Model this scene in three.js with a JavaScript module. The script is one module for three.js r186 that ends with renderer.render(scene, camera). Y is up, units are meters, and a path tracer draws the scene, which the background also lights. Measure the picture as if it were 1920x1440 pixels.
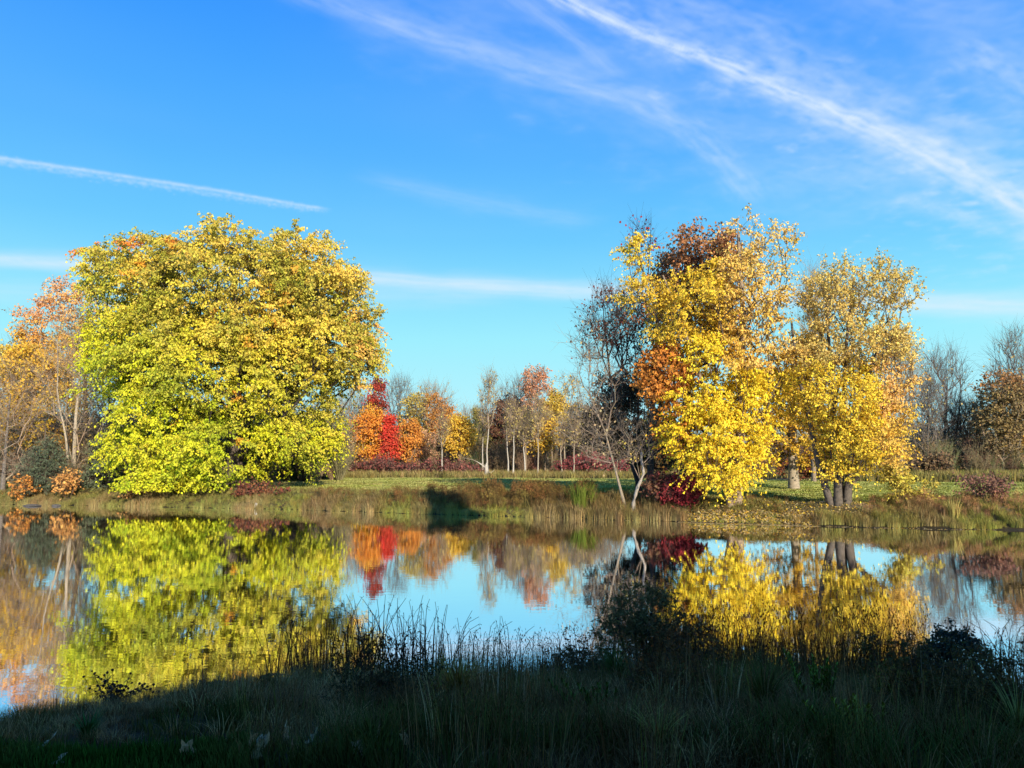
import * as THREE from 'three';
import { ImprovedNoise } from 'three/addons/math/ImprovedNoise.js';

// ---------------------------------------------------------------- camera, sky, sun, exposure
const scene = new THREE.Scene();
const EYE = 2.6, FOC = 1470, PITCH = Math.atan(148 / FOC);          // eye above the water; focal length and tilt measured on the 1920 x 1440 photograph
const camera = new THREE.PerspectiveCamera(2 * Math.atan(720 / FOC) * 180 / Math.PI, 4 / 3, 0.1, 6000);
camera.position.set(0, EYE, 0);
camera.lookAt(0, EYE + Math.tan(PITCH), -1);
scene.add(camera);
const renderer = new THREE.WebGLRenderer({ antialias: true });
renderer.setSize(1024, 768);
renderer.toneMapping = THREE.LinearToneMapping;
renderer.toneMappingExposure = 1.32;
renderer.shadowMap.enabled = true;
renderer.shadowMap.type = THREE.PCFSoftShadowMap;

const SUN_AZ = -22 * Math.PI / 180, SUN_EL = 20 * Math.PI / 180;     // behind the camera, to its right, low
const sunDir = new THREE.Vector3(-Math.sin(SUN_AZ) * Math.cos(SUN_EL), Math.sin(SUN_EL), Math.cos(SUN_AZ) * Math.cos(SUN_EL));
const sun = new THREE.DirectionalLight(new THREE.Color(1.0, 0.88, 0.70), 5.0);
sun.position.copy(sunDir).multiplyScalar(150).add(new THREE.Vector3(0, 0, -40));
sun.target.position.set(0, 0, -40);
sun.castShadow = true; sun.shadow.radius = 1; sun.shadow.mapSize.set(4096, 4096);
Object.assign(sun.shadow.camera, { left: -90, right: 90, top: 60, bottom: -60, near: 1, far: 400 });
scene.add(sun, sun.target);

// ---------------------------------------------------------------- small tools
const R = (seed) => { let a = (seed * 2654435761) >>> 0; return () => { a = (a + 0x6d2b79f5) | 0; let t = Math.imul(a ^ (a >>> 15), 1 | a); t = (t + Math.imul(t ^ (t >>> 7), 61 | t)) ^ t; return ((t ^ (t >>> 14)) >>> 0) / 4294967296; }; };
const gauss = (r) => (r() + r() + r() + r() - 2) * 1.0;
const clamp = (x, a = 0, b = 1) => Math.min(b, Math.max(a, x));
const lerp = (a, b, t) => a + (b - a) * t;
const smooth = (x) => { x = clamp(x); return x * x * (3 - 2 * x); };
const mix3 = (a, b, t) => [lerp(a[0], b[0], t), lerp(a[1], b[1], t), lerp(a[2], b[2], t)];
const s2l = (c) => { c /= 255; return c <= 0.04045 ? c / 12.92 : ((c + 0.055) / 1.055) ** 2.4; };
const rgb = (r, g, b) => [s2l(r), s2l(g), s2l(b)];
const PN = new ImprovedNoise();
const noise = (x, y, z = 0) => PN.noise(x + 31.7, y + 11.3, z + 5.1);
const fbm = (x, y, z, oct) => { let s = 0, a = 0.5, f = 1; for (let i = 0; i < oct; i++) { s += a * noise(x * f, y * f, z + i * 7.3); a *= 0.5; f *= 2.03; } return s; };
const V = (x, y, z) => new THREE.Vector3(x, y, z);
const cp = Math.cos(PITCH), sp = Math.sin(PITCH);
const dirAt = (px, py) => { const u = (px - 960) / FOC, v = (720 - py) / FOC; return [u, v * cp + sp, -(cp - v * sp)]; };
const at = (px, py, D) => { const d = dirAt(px, py), t = D / -d[2]; return [d[0] * t, EYE + d[1] * t, -D]; };       // the point D metres out that stands there in the photograph
const onWater = (px, py) => { const d = dirAt(px, py), t = -EYE / d[1]; return [d[0] * t, d[2] * t]; };

// ---------------------------------------------------------------- sky: clear air with cirrus and contrails on a plane of cloud
{
  const W = 4096, H = 2048, data = new Float32Array(W * H * 4);
  const grad = [[-90, rgb(190, 240, 252)], [0, rgb(200, 246, 255)], [4, rgb(182, 244, 255)], [8.8, rgb(160, 239, 255)], [12.5, rgb(136, 222, 255)], [16, rgb(110, 203, 255)], [21.5, rgb(84, 180, 255)], [30, rgb(58, 154, 255)], [34, rgb(52, 145, 252)], [50, rgb(44, 126, 236)], [90, rgb(36, 106, 214)]];
  const plane = (px, py) => { const d = dirAt(px, py); return [d[0] / d[1], -d[2] / d[1]]; };
  const streak = (pts, w, k, seed, rag = 0.5, grain = 1) => {
    const P = pts.map(([x, y]) => plane(x, y)), L = [];
    for (let i = 0; i < pts.length; i++) {
      const a = pts[Math.max(0, i - 1)], b = pts[Math.min(pts.length - 1, i + 1)], l = Math.hypot(b[0] - a[0], b[1] - a[1]), ww = Array.isArray(w) ? lerp(w[0], w[1], i / (pts.length - 1)) : w;
      const q = plane(pts[i][0] - (b[1] - a[1]) / l * ww, pts[i][1] + (b[0] - a[0]) / l * ww);
      L.push(Math.hypot(q[0] - P[i][0], q[1] - P[i][1]));
    }
    const m = Math.max(...L) * 4;
    return { P, L, k, seed, rag, grain, box: [Math.min(...P.map((p) => p[0])) - m, Math.max(...P.map((p) => p[0])) + m, Math.min(...P.map((p) => p[1])) - m, Math.max(...P.map((p) => p[1])) + m] };
  };
  const streaks = [
    streak([[700, -220], [980, -40], [1180, 55], [1330, 112], [1500, 182], [1700, 268], [1920, 385], [2250, 560], [2700, 720]], [10, 17], 0.62, 1, 0.9, 1.6),
    streak([[980, -40], [1180, 50], [1330, 104], [1500, 170], [1700, 250], [1920, 350], [2250, 500]], [26, 44], 0.22, 2, 1.2, 1.6),
    streak([[900, -260], [1180, -60], [1400, 55], [1560, 150], [1720, 262], [1840, 330]], [42, 38], 0.17, 3, 1.0, 1.4),
    streak([[860, -90], [960, -10], [1080, 75], [1175, 155]], [16, 12], 0.20, 4, 0.6, 1),
    streak([[420, -90], [640, 10], [860, 90], [1010, 140], [1200, 190], [1300, 248], [1370, 318], [1420, 392]], [24, 20], 0.24, 5, 0.7, 1),
    streak([[600, 0], [900, 60], [1200, 160], [1500, 280], [1800, 420]], 70, 0.13, 15, 0.9, 1),
    streak([[-500, 235], [-200, 268], [0, 296], [200, 325], [420, 359], [560, 384], [626, 394]], [3.6, 2.0], 0.55, 6, 0.4, 4),
    streak([[-200, 276], [0, 303], [200, 333], [420, 367], [560, 390], [626, 398]], [6, 3], 0.26, 16, 1.2, 9),
    streak([[-700, 478], [0, 488], [320, 502], [700, 522], [900, 536], [1100, 546], [1400, 556], [1720, 568], [1920, 577], [2500, 590]], [12, 17], 0.66, 7, 0.35, 0.5),
    streak([[-500, 535], [0, 548], [400, 560], [760, 555], [1000, 552]], 20, 0.22, 8, 0.4, 0.6),
    streak([[1500, -120], [1760, 40], [1960, 190], [2300, 330]], 75, 0.08, 9, 1, 1.3),
    streak([[1780, 60], [1900, 140], [2050, 220]], 24, 0.22, 10, 1, 1.5),
    streak([[1560, -40], [1760, 20], [1960, 30], [2200, 40]], 40, 0.10, 11, 0.9, 1.3),
    streak([[1690, 360], [1740, 385], [1810, 412], [1900, 440]], [9, 7], 0.20, 12, 0.6, 2),
    streak([[640, 320], [860, 372], [1000, 398], [1140, 424]], 14, 0.13, 13, 0.5, 1),
    streak([[1400, 290], [1560, 330], [1700, 372]], 24, 0.10, 14, 1, 1),
  ];
  const cloud = rgb(228, 243, 255);
  const lin = (e) => { let i = 0; while (i < grad.length - 2 && grad[i + 1][0] < e) i++; return mix3(grad[i][1], grad[i + 1][1], clamp((e - grad[i][0]) / (grad[i + 1][0] - grad[i][0]))); };
  for (let row = 0; row < H; row++) {
    const up = ((row + 0.5) / H - 0.5) * Math.PI, y = Math.sin(up), base = lin(up * 180 / Math.PI), c = Math.cos(up);
    for (let col = 0; col < W; col++) {
      const o = (row * W + col) * 4, th = ((col + 0.5) / W - 0.5) * 2 * Math.PI, x = Math.cos(th) * c, z = Math.sin(th) * c;
      let a = 0;
      if (y > 0.13) {
        const X = x / y, Z = -z / y;
        for (const s of streaks) {
          if (X < s.box[0] || X > s.box[1] || Z < s.box[2] || Z > s.box[3]) continue;
          let best = 1e9, bt = 0, side = 0;
          for (let i = 0; i < s.P.length - 1; i++) {
            const p = s.P[i], q = s.P[i + 1], dx = q[0] - p[0], dz = q[1] - p[1], t = clamp(((X - p[0]) * dx + (Z - p[1]) * dz) / (dx * dx + dz * dz));
            const d = Math.hypot(X - p[0] - dx * t, Z - p[1] - dz * t) / lerp(s.L[i], s.L[i + 1], t);
            if (d < best) { best = d; bt = i + t; side = Math.sign((X - p[0]) * dz - (Z - p[1]) * dx) * d; }
          }
          if (best > 3) continue;
          const end = smooth(bt / 0.5 + 0.0) * smooth((s.P.length - 1 - bt) / 0.6);
          const n = fbm(X * 6 * s.grain + s.seed * 3, Z * 6 * s.grain, s.seed * 1.7, 4) * 1.5, fib = fbm(bt * 3.1 * s.grain, side * 2.6 + n * 0.5, s.seed * 2.9, 4) * 2.0, puff = fbm(X * 22 * s.grain, Z * 22 * s.grain, s.seed * 4.1, 3) * 1.5;
          const d = best * (1 + s.rag * n) + s.rag * 0.25 * puff;
          const v = s.k * Math.exp(-d * d * (d > 0 ? 1 : 0)) * end * clamp(0.85 + s.rag * (fib * 0.85 + puff * 0.35), 0, 1.5);
          a = a + v * (1 - a);
        }
        // thin veil over the whole sky, thicker along the course of the streaks
        const veil = fbm(X * 0.9 + 3, Z * 0.9 + 1, 2, 3) + 0.25;
        a = a + (1 - a) * 0.035 * clamp(veil * 1.6) * smooth((y - 0.13) / 0.2);
      }
      // the air over the right of the view is milkier and a little violet
      const right = smooth((x / Math.max(c, 1e-3) + 0.05) / 0.6) * smooth((y - 0.28) / 0.2);
      const b = mix3(base, rgb(92, 160, 255), 0.35 * right), f = mix3(b, cloud, clamp(a));
      data[o] = f[0] / 1.32; data[o + 1] = f[1] / 1.32; data[o + 2] = f[2] / 1.32; data[o + 3] = 1;
    }
  }
  const sky = new THREE.DataTexture(data, W, H, THREE.RGBAFormat, THREE.FloatType);
  sky.mapping = THREE.EquirectangularReflectionMapping; sky.magFilter = THREE.LinearFilter; sky.minFilter = THREE.LinearFilter; sky.needsUpdate = true;
  scene.background = sky; scene.environment = sky;
}

// ---------------------------------------------------------------- mesh collecting
class MB {
  constructor() { this.p = []; this.n = []; this.c = []; this.u = []; this.i = []; this.k = 0; }
  v(x, y, z, nx, ny, nz, c, u = 0, w = 0) { this.p.push(x, y, z); this.n.push(nx, ny, nz); this.c.push(c[0], c[1], c[2]); this.u.push(u, w); return this.k++; }
  tri(a, b, c) { this.i.push(a, b, c); }
  geometry() {
    const g = new THREE.BufferGeometry();
    g.setAttribute('position', new THREE.BufferAttribute(new Float32Array(this.p), 3));
    g.setAttribute('normal', new THREE.BufferAttribute(new Float32Array(this.n), 3));
    g.setAttribute('color', new THREE.BufferAttribute(new Float32Array(this.c), 3));
    g.setAttribute('uv', new THREE.BufferAttribute(new Float32Array(this.u), 2));
    g.setIndex(new THREE.BufferAttribute(new Uint32Array(this.i), 1));
    return g;
  }
  // a tapered limb from a to b
  limb(a, b, ra, rb, sides, c, v0 = 0) {
    let dx = b[0] - a[0], dy = b[1] - a[1], dz = b[2] - a[2]; const l = Math.hypot(dx, dy, dz) || 1e-6; dx /= l; dy /= l; dz /= l;
    let ux, uy, uz; if (Math.abs(dy) < 0.9) { ux = -dz; uy = 0; uz = dx; } else { ux = 0; uy = -dz; uz = dy; }
    const ul = Math.hypot(ux, uy, uz); ux /= ul; uy /= ul; uz /= ul;
    const wx = dy * uz - dz * uy, wy = dz * ux - dx * uz, wz = dx * uy - dy * ux, s = this.k;
    for (let e = 0; e < 2; e++) for (let j = 0; j <= sides; j++) {
      const t = j / sides * Math.PI * 2, cs = Math.cos(t), sn = Math.sin(t), r = e ? rb : ra, q = e ? b : a, nx = ux * cs + wx * sn, ny = uy * cs + wy * sn, nz = uz * cs + wz * sn;
      this.v(q[0] + nx * r, q[1] + ny * r, q[2] + nz * r, nx, ny, nz, c, t * ra, v0 + e * l);
    }
    for (let j = 0; j < sides; j++) { const A = s + j, B = s + sides + 1 + j; this.tri(A, A + 1, B + 1); this.tri(A, B + 1, B); }
  }
  // a tapered, bent tube through points
  tube(pts, radii, sides, c, bump = 0, rnd = null) {
    const s = this.k; let len = 0;
    for (let i = 0; i < pts.length; i++) {
      const a = pts[Math.max(0, i - 1)], b = pts[Math.min(pts.length - 1, i + 1)];
      let dx = b[0] - a[0], dy = b[1] - a[1], dz = b[2] - a[2]; const l = Math.hypot(dx, dy, dz) || 1e-6; dx /= l; dy /= l; dz /= l;
      let ux, uy, uz; if (Math.abs(dy) < 0.95) { ux = -dz; uy = 0; uz = dx; } else { ux = 1 - dx * dx; uy = -dx * dy; uz = -dx * dz; }
      const ul = Math.hypot(ux, uy, uz) || 1; ux /= ul; uy /= ul; uz /= ul;
      const wx = dy * uz - dz * uy, wy = dz * ux - dx * uz, wz = dx * uy - dy * ux;
      if (i) len += Math.hypot(pts[i][0] - pts[i - 1][0], pts[i][1] - pts[i - 1][1], pts[i][2] - pts[i - 1][2]);
      for (let j = 0; j <= sides; j++) {
        const t = (j % sides) / sides * Math.PI * 2, r = radii[i] * (1 + (bump ? bump * noise(Math.cos(t) * 1.3 + pts[0][0], Math.sin(t) * 1.3, len * 1.2) : 0)), nx = ux * Math.cos(t) + wx * Math.sin(t), ny = uy * Math.cos(t) + wy * Math.sin(t), nz = uz * Math.cos(t) + wz * Math.sin(t);
        this.v(pts[i][0] + nx * r, pts[i][1] + ny * r, pts[i][2] + nz * r, nx, ny, nz, c, j / sides, len);
      }
    }
    for (let i = 0; i < pts.length - 1; i++) for (let j = 0; j < sides; j++) { const A = s + i * (sides + 1) + j, B = A + sides + 1; this.tri(A, A + 1, B + 1); this.tri(A, B + 1, B); }
  }
  // a leaf: four corners, folded along its rib; d = along, s = across (unit), length l, width w
  leaf(x, y, z, d, s, l, w, fold, c) {
    let nx = d[1] * s[2] - d[2] * s[1], ny = d[2] * s[0] - d[0] * s[2], nz = d[0] * s[1] - d[1] * s[0];
    const f = fold * w, k = this.k, m = 0.45 * l;
    this.v(x, y, z, nx, ny, nz, c); this.v(x + d[0] * m + s[0] * w / 2 + nx * f, y + d[1] * m + s[1] * w / 2 + ny * f, z + d[2] * m + s[2] * w / 2 + nz * f, nx, ny, nz, c);
    this.v(x + d[0] * l, y + d[1] * l, z + d[2] * l, nx, ny, nz, c); this.v(x + d[0] * m - s[0] * w / 2 + nx * f, y + d[1] * m - s[1] * w / 2 + ny * f, z + d[2] * m - s[2] * w / 2 + nz * f, nx, ny, nz, c);
    this.tri(k, k + 2, k + 1); this.tri(k, k + 3, k + 2);
  }
  // a grass blade of n segments that bends over
  blade(x, y, z, ang, h, w, lean, n, c, tip = c) {
    const ca = Math.cos(ang), sa = Math.sin(ang), k = this.k; let px = x, py = y, pz = z, t = 0.08;
    for (let i = 0; i <= n; i++) {
      const ww = w * (1 - (i / n) ** 1.6) + 0.0004 * 0, cc = mix3(c, tip, i / n), nx = ca * Math.cos(t), ny = -Math.sin(t), nz = sa * Math.cos(t);
      this.v(px - sa * ww / 2, py, pz + ca * ww / 2, nx, ny, nz, cc); this.v(px + sa * ww / 2, py, pz - ca * ww / 2, nx, ny, nz, cc);
      if (i < n) { const l = h / n; px += ca * Math.sin(t) * l; pz += sa * Math.sin(t) * l; py += Math.cos(t) * l; t += lean / n; }
    }
    for (let i = 0; i < n; i++) { const A = k + i * 2; this.tri(A, A + 1, A + 3); this.tri(A, A + 3, A + 2); }
  }
}
const used = new Map();
const numbered = (n) => { const k = used.get(n) ?? 0; used.set(n, k + 1); return k ? n + '_' + String(k).padStart(3, '0') : n; };
function tag(o, label, category, group, kind) { if (label) o.userData.label = label; if (category) o.userData.category = category; if (group) o.userData.group = group; if (kind) o.userData.kind = kind; return o; }
function part(name, g, m, parent) { const o = new THREE.Mesh(g, m); o.name = name; o.castShadow = o.receiveShadow = true; parent.add(o); return o; }
function thing(name, pos, label, category, group) { const o = new THREE.Group(); o.name = numbered(name); o.position.set(...pos); scene.add(o); return tag(o, label, category, group); }

// ---------------------------------------------------------------- materials
function noiseTexture(size, fn, srgb) {
  const d = new Uint8Array(size * size * 4);
  for (let y = 0; y < size; y++) for (let x = 0; x < size; x++) { const v = fn(x / size, y / size); for (let c = 0; c < 3; c++) d[(y * size + x) * 4 + c] = clamp(Array.isArray(v) ? v[c] : v) * 255; d[(y * size + x) * 4 + 3] = 255; }
  const t = new THREE.DataTexture(d, size, size); t.wrapS = t.wrapT = THREE.RepeatWrapping; t.magFilter = THREE.LinearFilter; t.minFilter = THREE.LinearMipmapLinearFilter; t.generateMipmaps = true; if (srgb) t.colorSpace = THREE.SRGBColorSpace; t.needsUpdate = true; return t;
}
const tnoise = (u, v, f, z, oct = 4) => {      // tiles: blend of four shifted copies
  const a = fbm(u * f, v * f, z, oct), b = fbm((u - 1) * f, v * f, z, oct), c = fbm(u * f, (v - 1) * f, z, oct), d = fbm((u - 1) * f, (v - 1) * f, z, oct), su = smooth(u), sv = smooth(v);
  const wa = (1 - su) * (1 - sv), wb = su * (1 - sv), wc = (1 - su) * sv, wd = su * sv;
  return (a * wa + b * wb + c * wc + d * wd) / Math.sqrt(wa * wa + wb * wb + wc * wc + wd * wd);
};
const soilMap = noiseTexture(512, (u, v) => 0.80 + 0.5 * tnoise(u, v, 40, 1, 3) + 0.35 * tnoise(u, v, 7, 4, 2), false);
const barkMap = noiseTexture(256, (u, v) => 0.82 + 0.5 * tnoise(u, v, 9, 2, 4) + 0.2 * tnoise(u, v, 30, 8, 2), false);
const rippleMap = noiseTexture(1024, (u, v) => 0.5 + 0.34 * tnoise(u, v * 1.0, 9, 3, 2) + 0.22 * tnoise(u * 1.0, v * 2, 26, 9, 3), false);
const shadeLeafMat = new THREE.MeshPhysicalMaterial({ vertexColors: true, roughness: 0.95, transmission: 0.2, thickness: 0, side: THREE.DoubleSide, specularIntensity: 0.1 }); shadeLeafMat.name = 'small leaf';
const leafMat = new THREE.MeshPhysicalMaterial({ vertexColors: true, roughness: 0.9, transmission: 0.18, thickness: 0, side: THREE.DoubleSide, specularIntensity: 0.3 }); leafMat.name = 'leaf';
const grassMat = new THREE.MeshPhysicalMaterial({ vertexColors: true, roughness: 0.95, specularIntensity: 0.15, side: THREE.DoubleSide }); grassMat.name = 'grass';
const twigMat = new THREE.MeshPhysicalMaterial({ vertexColors: true, roughness: 0.95, specularIntensity: 0.2 }); twigMat.name = 'twig';
const barkMat = new THREE.MeshStandardMaterial({ vertexColors: true, roughness: 0.95, map: barkMap, bumpMap: barkMap, bumpScale: 0.02 }); barkMat.name = 'bark';
const groundMat = new THREE.MeshPhysicalMaterial({ vertexColors: true, roughness: 1, specularIntensity: 0.15, map: soilMap, bumpMap: soilMap, bumpScale: 0.03 }); groundMat.name = 'soil';
rippleMap.repeat.set(1 / 9, 1 / 9);
const waterMat = new THREE.MeshStandardMaterial({ color: new THREE.Color(0.80, 0.83, 0.94), metalness: 1, roughness: 0.022, bumpMap: rippleMap, bumpScale: 0.0018 }); waterMat.name = 'water';

// ---------------------------------------------------------------- ground and water
const farShore = [[-400, 946], [0, 946], [200, 949], [345, 952], [500, 955], [640, 959], [900, 967], [1100, 973], [1300, 980], [1500, 986], [1700, 991], [1920, 995], [2200, 1000]].map(([x, y]) => onWater(x, y));
const nearShore = [[-600, 1420], [-300, 1400], [0, 1402], [150, 1368], [300, 1338], [450, 1316], [600, 1300], [800, 1299], [1000, 1299], [1200, 1300], [1400, 1306], [1600, 1322], [1800, 1342], [1920, 1352], [2300, 1385]].map(([x, y]) => onWater(x, y));
const along = (P, x) => { if (x <= P[0][0]) return P[0][1]; for (let i = 0; i < P.length - 1; i++) if (x <= P[i + 1][0]) return lerp(P[i][1], P[i + 1][1], (x - P[i][0]) / (P[i + 1][0] - P[i][0])); return P[P.length - 1][1]; };
const zFar = (x) => along(farShore, x) + 0.5 * noise(x * 0.35, 3) + 0.22 * noise(x * 1.3, 8), zNear = (x) => along(nearShore, x) + 0.25 * noise(x * 0.9, 5);
function ground(x, z) {
  const f = zFar(x) - z, n = z - zNear(x), e = (Math.abs(x + 5) - 85);
  const s = Math.max(f, n, e), rough = 0.05 * noise(x * 0.8, z * 0.8) + 0.08 * noise(x * 0.2, z * 0.2);
  if (s < 0) return Math.max(-1.2, s * 0.35) - 0.01;
  if (s === n) return 0.55 * smooth(s / 2.2) + 0.45 * smooth((s - 1) / 4) + rough * smooth(s / 1.5) * 0.6 + 0.3 * smooth((s - 8) / 20);
  const steep = lerp(4.0, 2.8, smooth((x + 5) / 15));
  return 0.80 * smooth(s / steep) + 0.03 * Math.min(1, s * 5) + rough * smooth(s / 3) + 0.28 * smooth((s - 3) / 20) + 0.6 * smooth((s - 60) / 300);
}
const G = (px, D) => { const x = (px - 960) / FOC * D * cp; return [x, ground(x, -D), -D]; };
function zone(x, z) {
  const f = zFar(x) - z, n = z - zNear(x);
  if (n > 0 && n > f) return z > -4.6 - 0.25 * noise(x * 1.7, 2) - (x > -1.4 ? -0.9 - (x + 1.4) * 0.6 : 0) ? 'lawn' : 'near_bank';
  if (f > 0) { const d = f + 1.2 * noise(x * 0.25, z * 0.1); if (d < (x > 2 ? 5.2 : 6.5)) return 'far_bank'; if (d < 38) return 'meadow'; return 'woodland_floor'; }
  return 'pond_bed';
}
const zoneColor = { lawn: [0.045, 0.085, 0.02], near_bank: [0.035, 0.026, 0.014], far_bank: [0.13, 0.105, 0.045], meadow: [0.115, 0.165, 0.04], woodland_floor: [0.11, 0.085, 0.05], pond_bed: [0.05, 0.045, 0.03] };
{
  const angs = []; for (let a = -180; a < -42; a += 3) angs.push(a); for (let a = -42; a < 42; a += 0.4) angs.push(a); for (let a = 42; a <= 180; a += 3) angs.push(a);
  const rad = [0.4, 1, 1.8, 2.6]; while (rad[rad.length - 1] < 2500) { const r = rad[rad.length - 1]; rad.push(r * (r < 65 ? 1.0125 + (r < 4 ? 0.03 : 0) : r < 130 ? 1.03 : 1.12)); }
  const m = { lawn: new MB(), near_bank: new MB(), far_bank: new MB(), meadow: new MB(), woodland_floor: new MB(), pond_bed: new MB() }, pos = [], e = 0.08;
  const A = angs.length, id = new Map();
  const point = (ai, ri) => { const t = angs[ai] * Math.PI / 180, r = rad[ri], x = Math.sin(t) * r, z = -Math.cos(t) * r; return [x, ground(x, z), z]; };
  const put = (zn, ai, ri) => {
    const key = zn + ai + '_' + ri; if (id.has(key)) return id.get(key);
    const [x, y, z] = point(ai, ri), ee = Math.max(e, rad[ri] * 0.006), nx = ground(x - ee, z) - ground(x + ee, z), nz = ground(x, z - ee) - ground(x, z + ee), l = Math.hypot(nx, 2 * ee, nz);
    let c = zoneColor[zn]; const k = 1 + 0.5 * noise(x * 0.5, z * 0.5) + 0.3 * noise(x * 2.1, z * 2.1);
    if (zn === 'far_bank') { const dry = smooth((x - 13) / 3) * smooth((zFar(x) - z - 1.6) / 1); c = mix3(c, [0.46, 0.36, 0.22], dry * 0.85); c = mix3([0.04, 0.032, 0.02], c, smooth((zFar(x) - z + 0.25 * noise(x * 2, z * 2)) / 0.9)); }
    if (zn === 'meadow') c = mix3(c, [0.2, 0.17, 0.06], clamp(0.35 + 0.9 * noise(x * 0.13, z * 0.3)) * smooth((8 - x) / 12) * 0.75);
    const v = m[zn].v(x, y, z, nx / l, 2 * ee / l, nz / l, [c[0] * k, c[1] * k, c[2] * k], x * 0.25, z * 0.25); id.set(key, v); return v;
  };
  for (let ri = 0; ri < rad.length - 1; ri++) for (let ai = 0; ai < A - 1; ai++) {
    const p = point(ai, ri), q = point(ai + 1, ri + 1), zn = zone((p[0] + q[0]) / 2, (p[2] + q[2]) / 2), a = put(zn, ai, ri), b = put(zn, ai + 1, ri), c = put(zn, ai + 1, ri + 1), d = put(zn, ai, ri + 1);
    m[zn].tri(a, b, c); m[zn].tri(a, c, d);
  }
  const words = { lawn: 'short green lawn in shade at the near left', near_bank: 'dark soil of the near bank under tall grass', far_bank: 'low grassy bank along the far shore', meadow: 'mown green meadow beyond the far bank', woodland_floor: 'brown ground under the trees behind the meadow', pond_bed: 'muddy bed of the pond' };
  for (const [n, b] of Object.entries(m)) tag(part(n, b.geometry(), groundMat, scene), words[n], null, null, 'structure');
  const wg = new THREE.PlaneGeometry(190, 64); wg.rotateX(-Math.PI / 2); const uv = wg.attributes.uv; for (let i = 0; i < uv.count; i++) uv.setXY(i, uv.getX(i) * 190, uv.getY(i) * 64);
  const w = tag(part('water', wg, waterMat, scene), 'calm pond water mirroring trees and sky', null, null, 'structure'); w.position.set(-5, 0, -28);
}

// ---------------------------------------------------------------- trees
// leaf colours (reflectance)
const C = { gold: [0.78, 0.52, 0.05], yellow: [0.86, 0.60, 0.02], lime: [0.66, 0.64, 0.025], green: [0.36, 0.46, 0.02], olive: [0.60, 0.46, 0.09], rust: [0.30, 0.10, 0.03], orange: [0.82, 0.34, 0.05], red: [0.66, 0.04, 0.035], wine: [0.17, 0.04, 0.035], pink: [0.60, 0.29, 0.17], brown: [0.20, 0.12, 0.06], spruce: [0.085, 0.12, 0.075], dark: [0.035, 0.04, 0.025], straw: [0.42, 0.32, 0.16], peach: [0.88, 0.52, 0.17] };
const B = { grey: [0.20, 0.17, 0.14], pale: [0.46, 0.38, 0.27], dark: [0.055, 0.045, 0.038], brown: [0.13, 0.10, 0.075], white: [0.62, 0.56, 0.46], tan: [0.36, 0.27, 0.18] };
const jit = (c, r, a = 0.22) => { const k = 1 + (r() - 0.5) * 2 * a, h = (r() - 0.5) * a * 0.5; return [c[0] * k * (1 + h), c[1] * k * (1 - h), c[2] * k]; };

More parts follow.
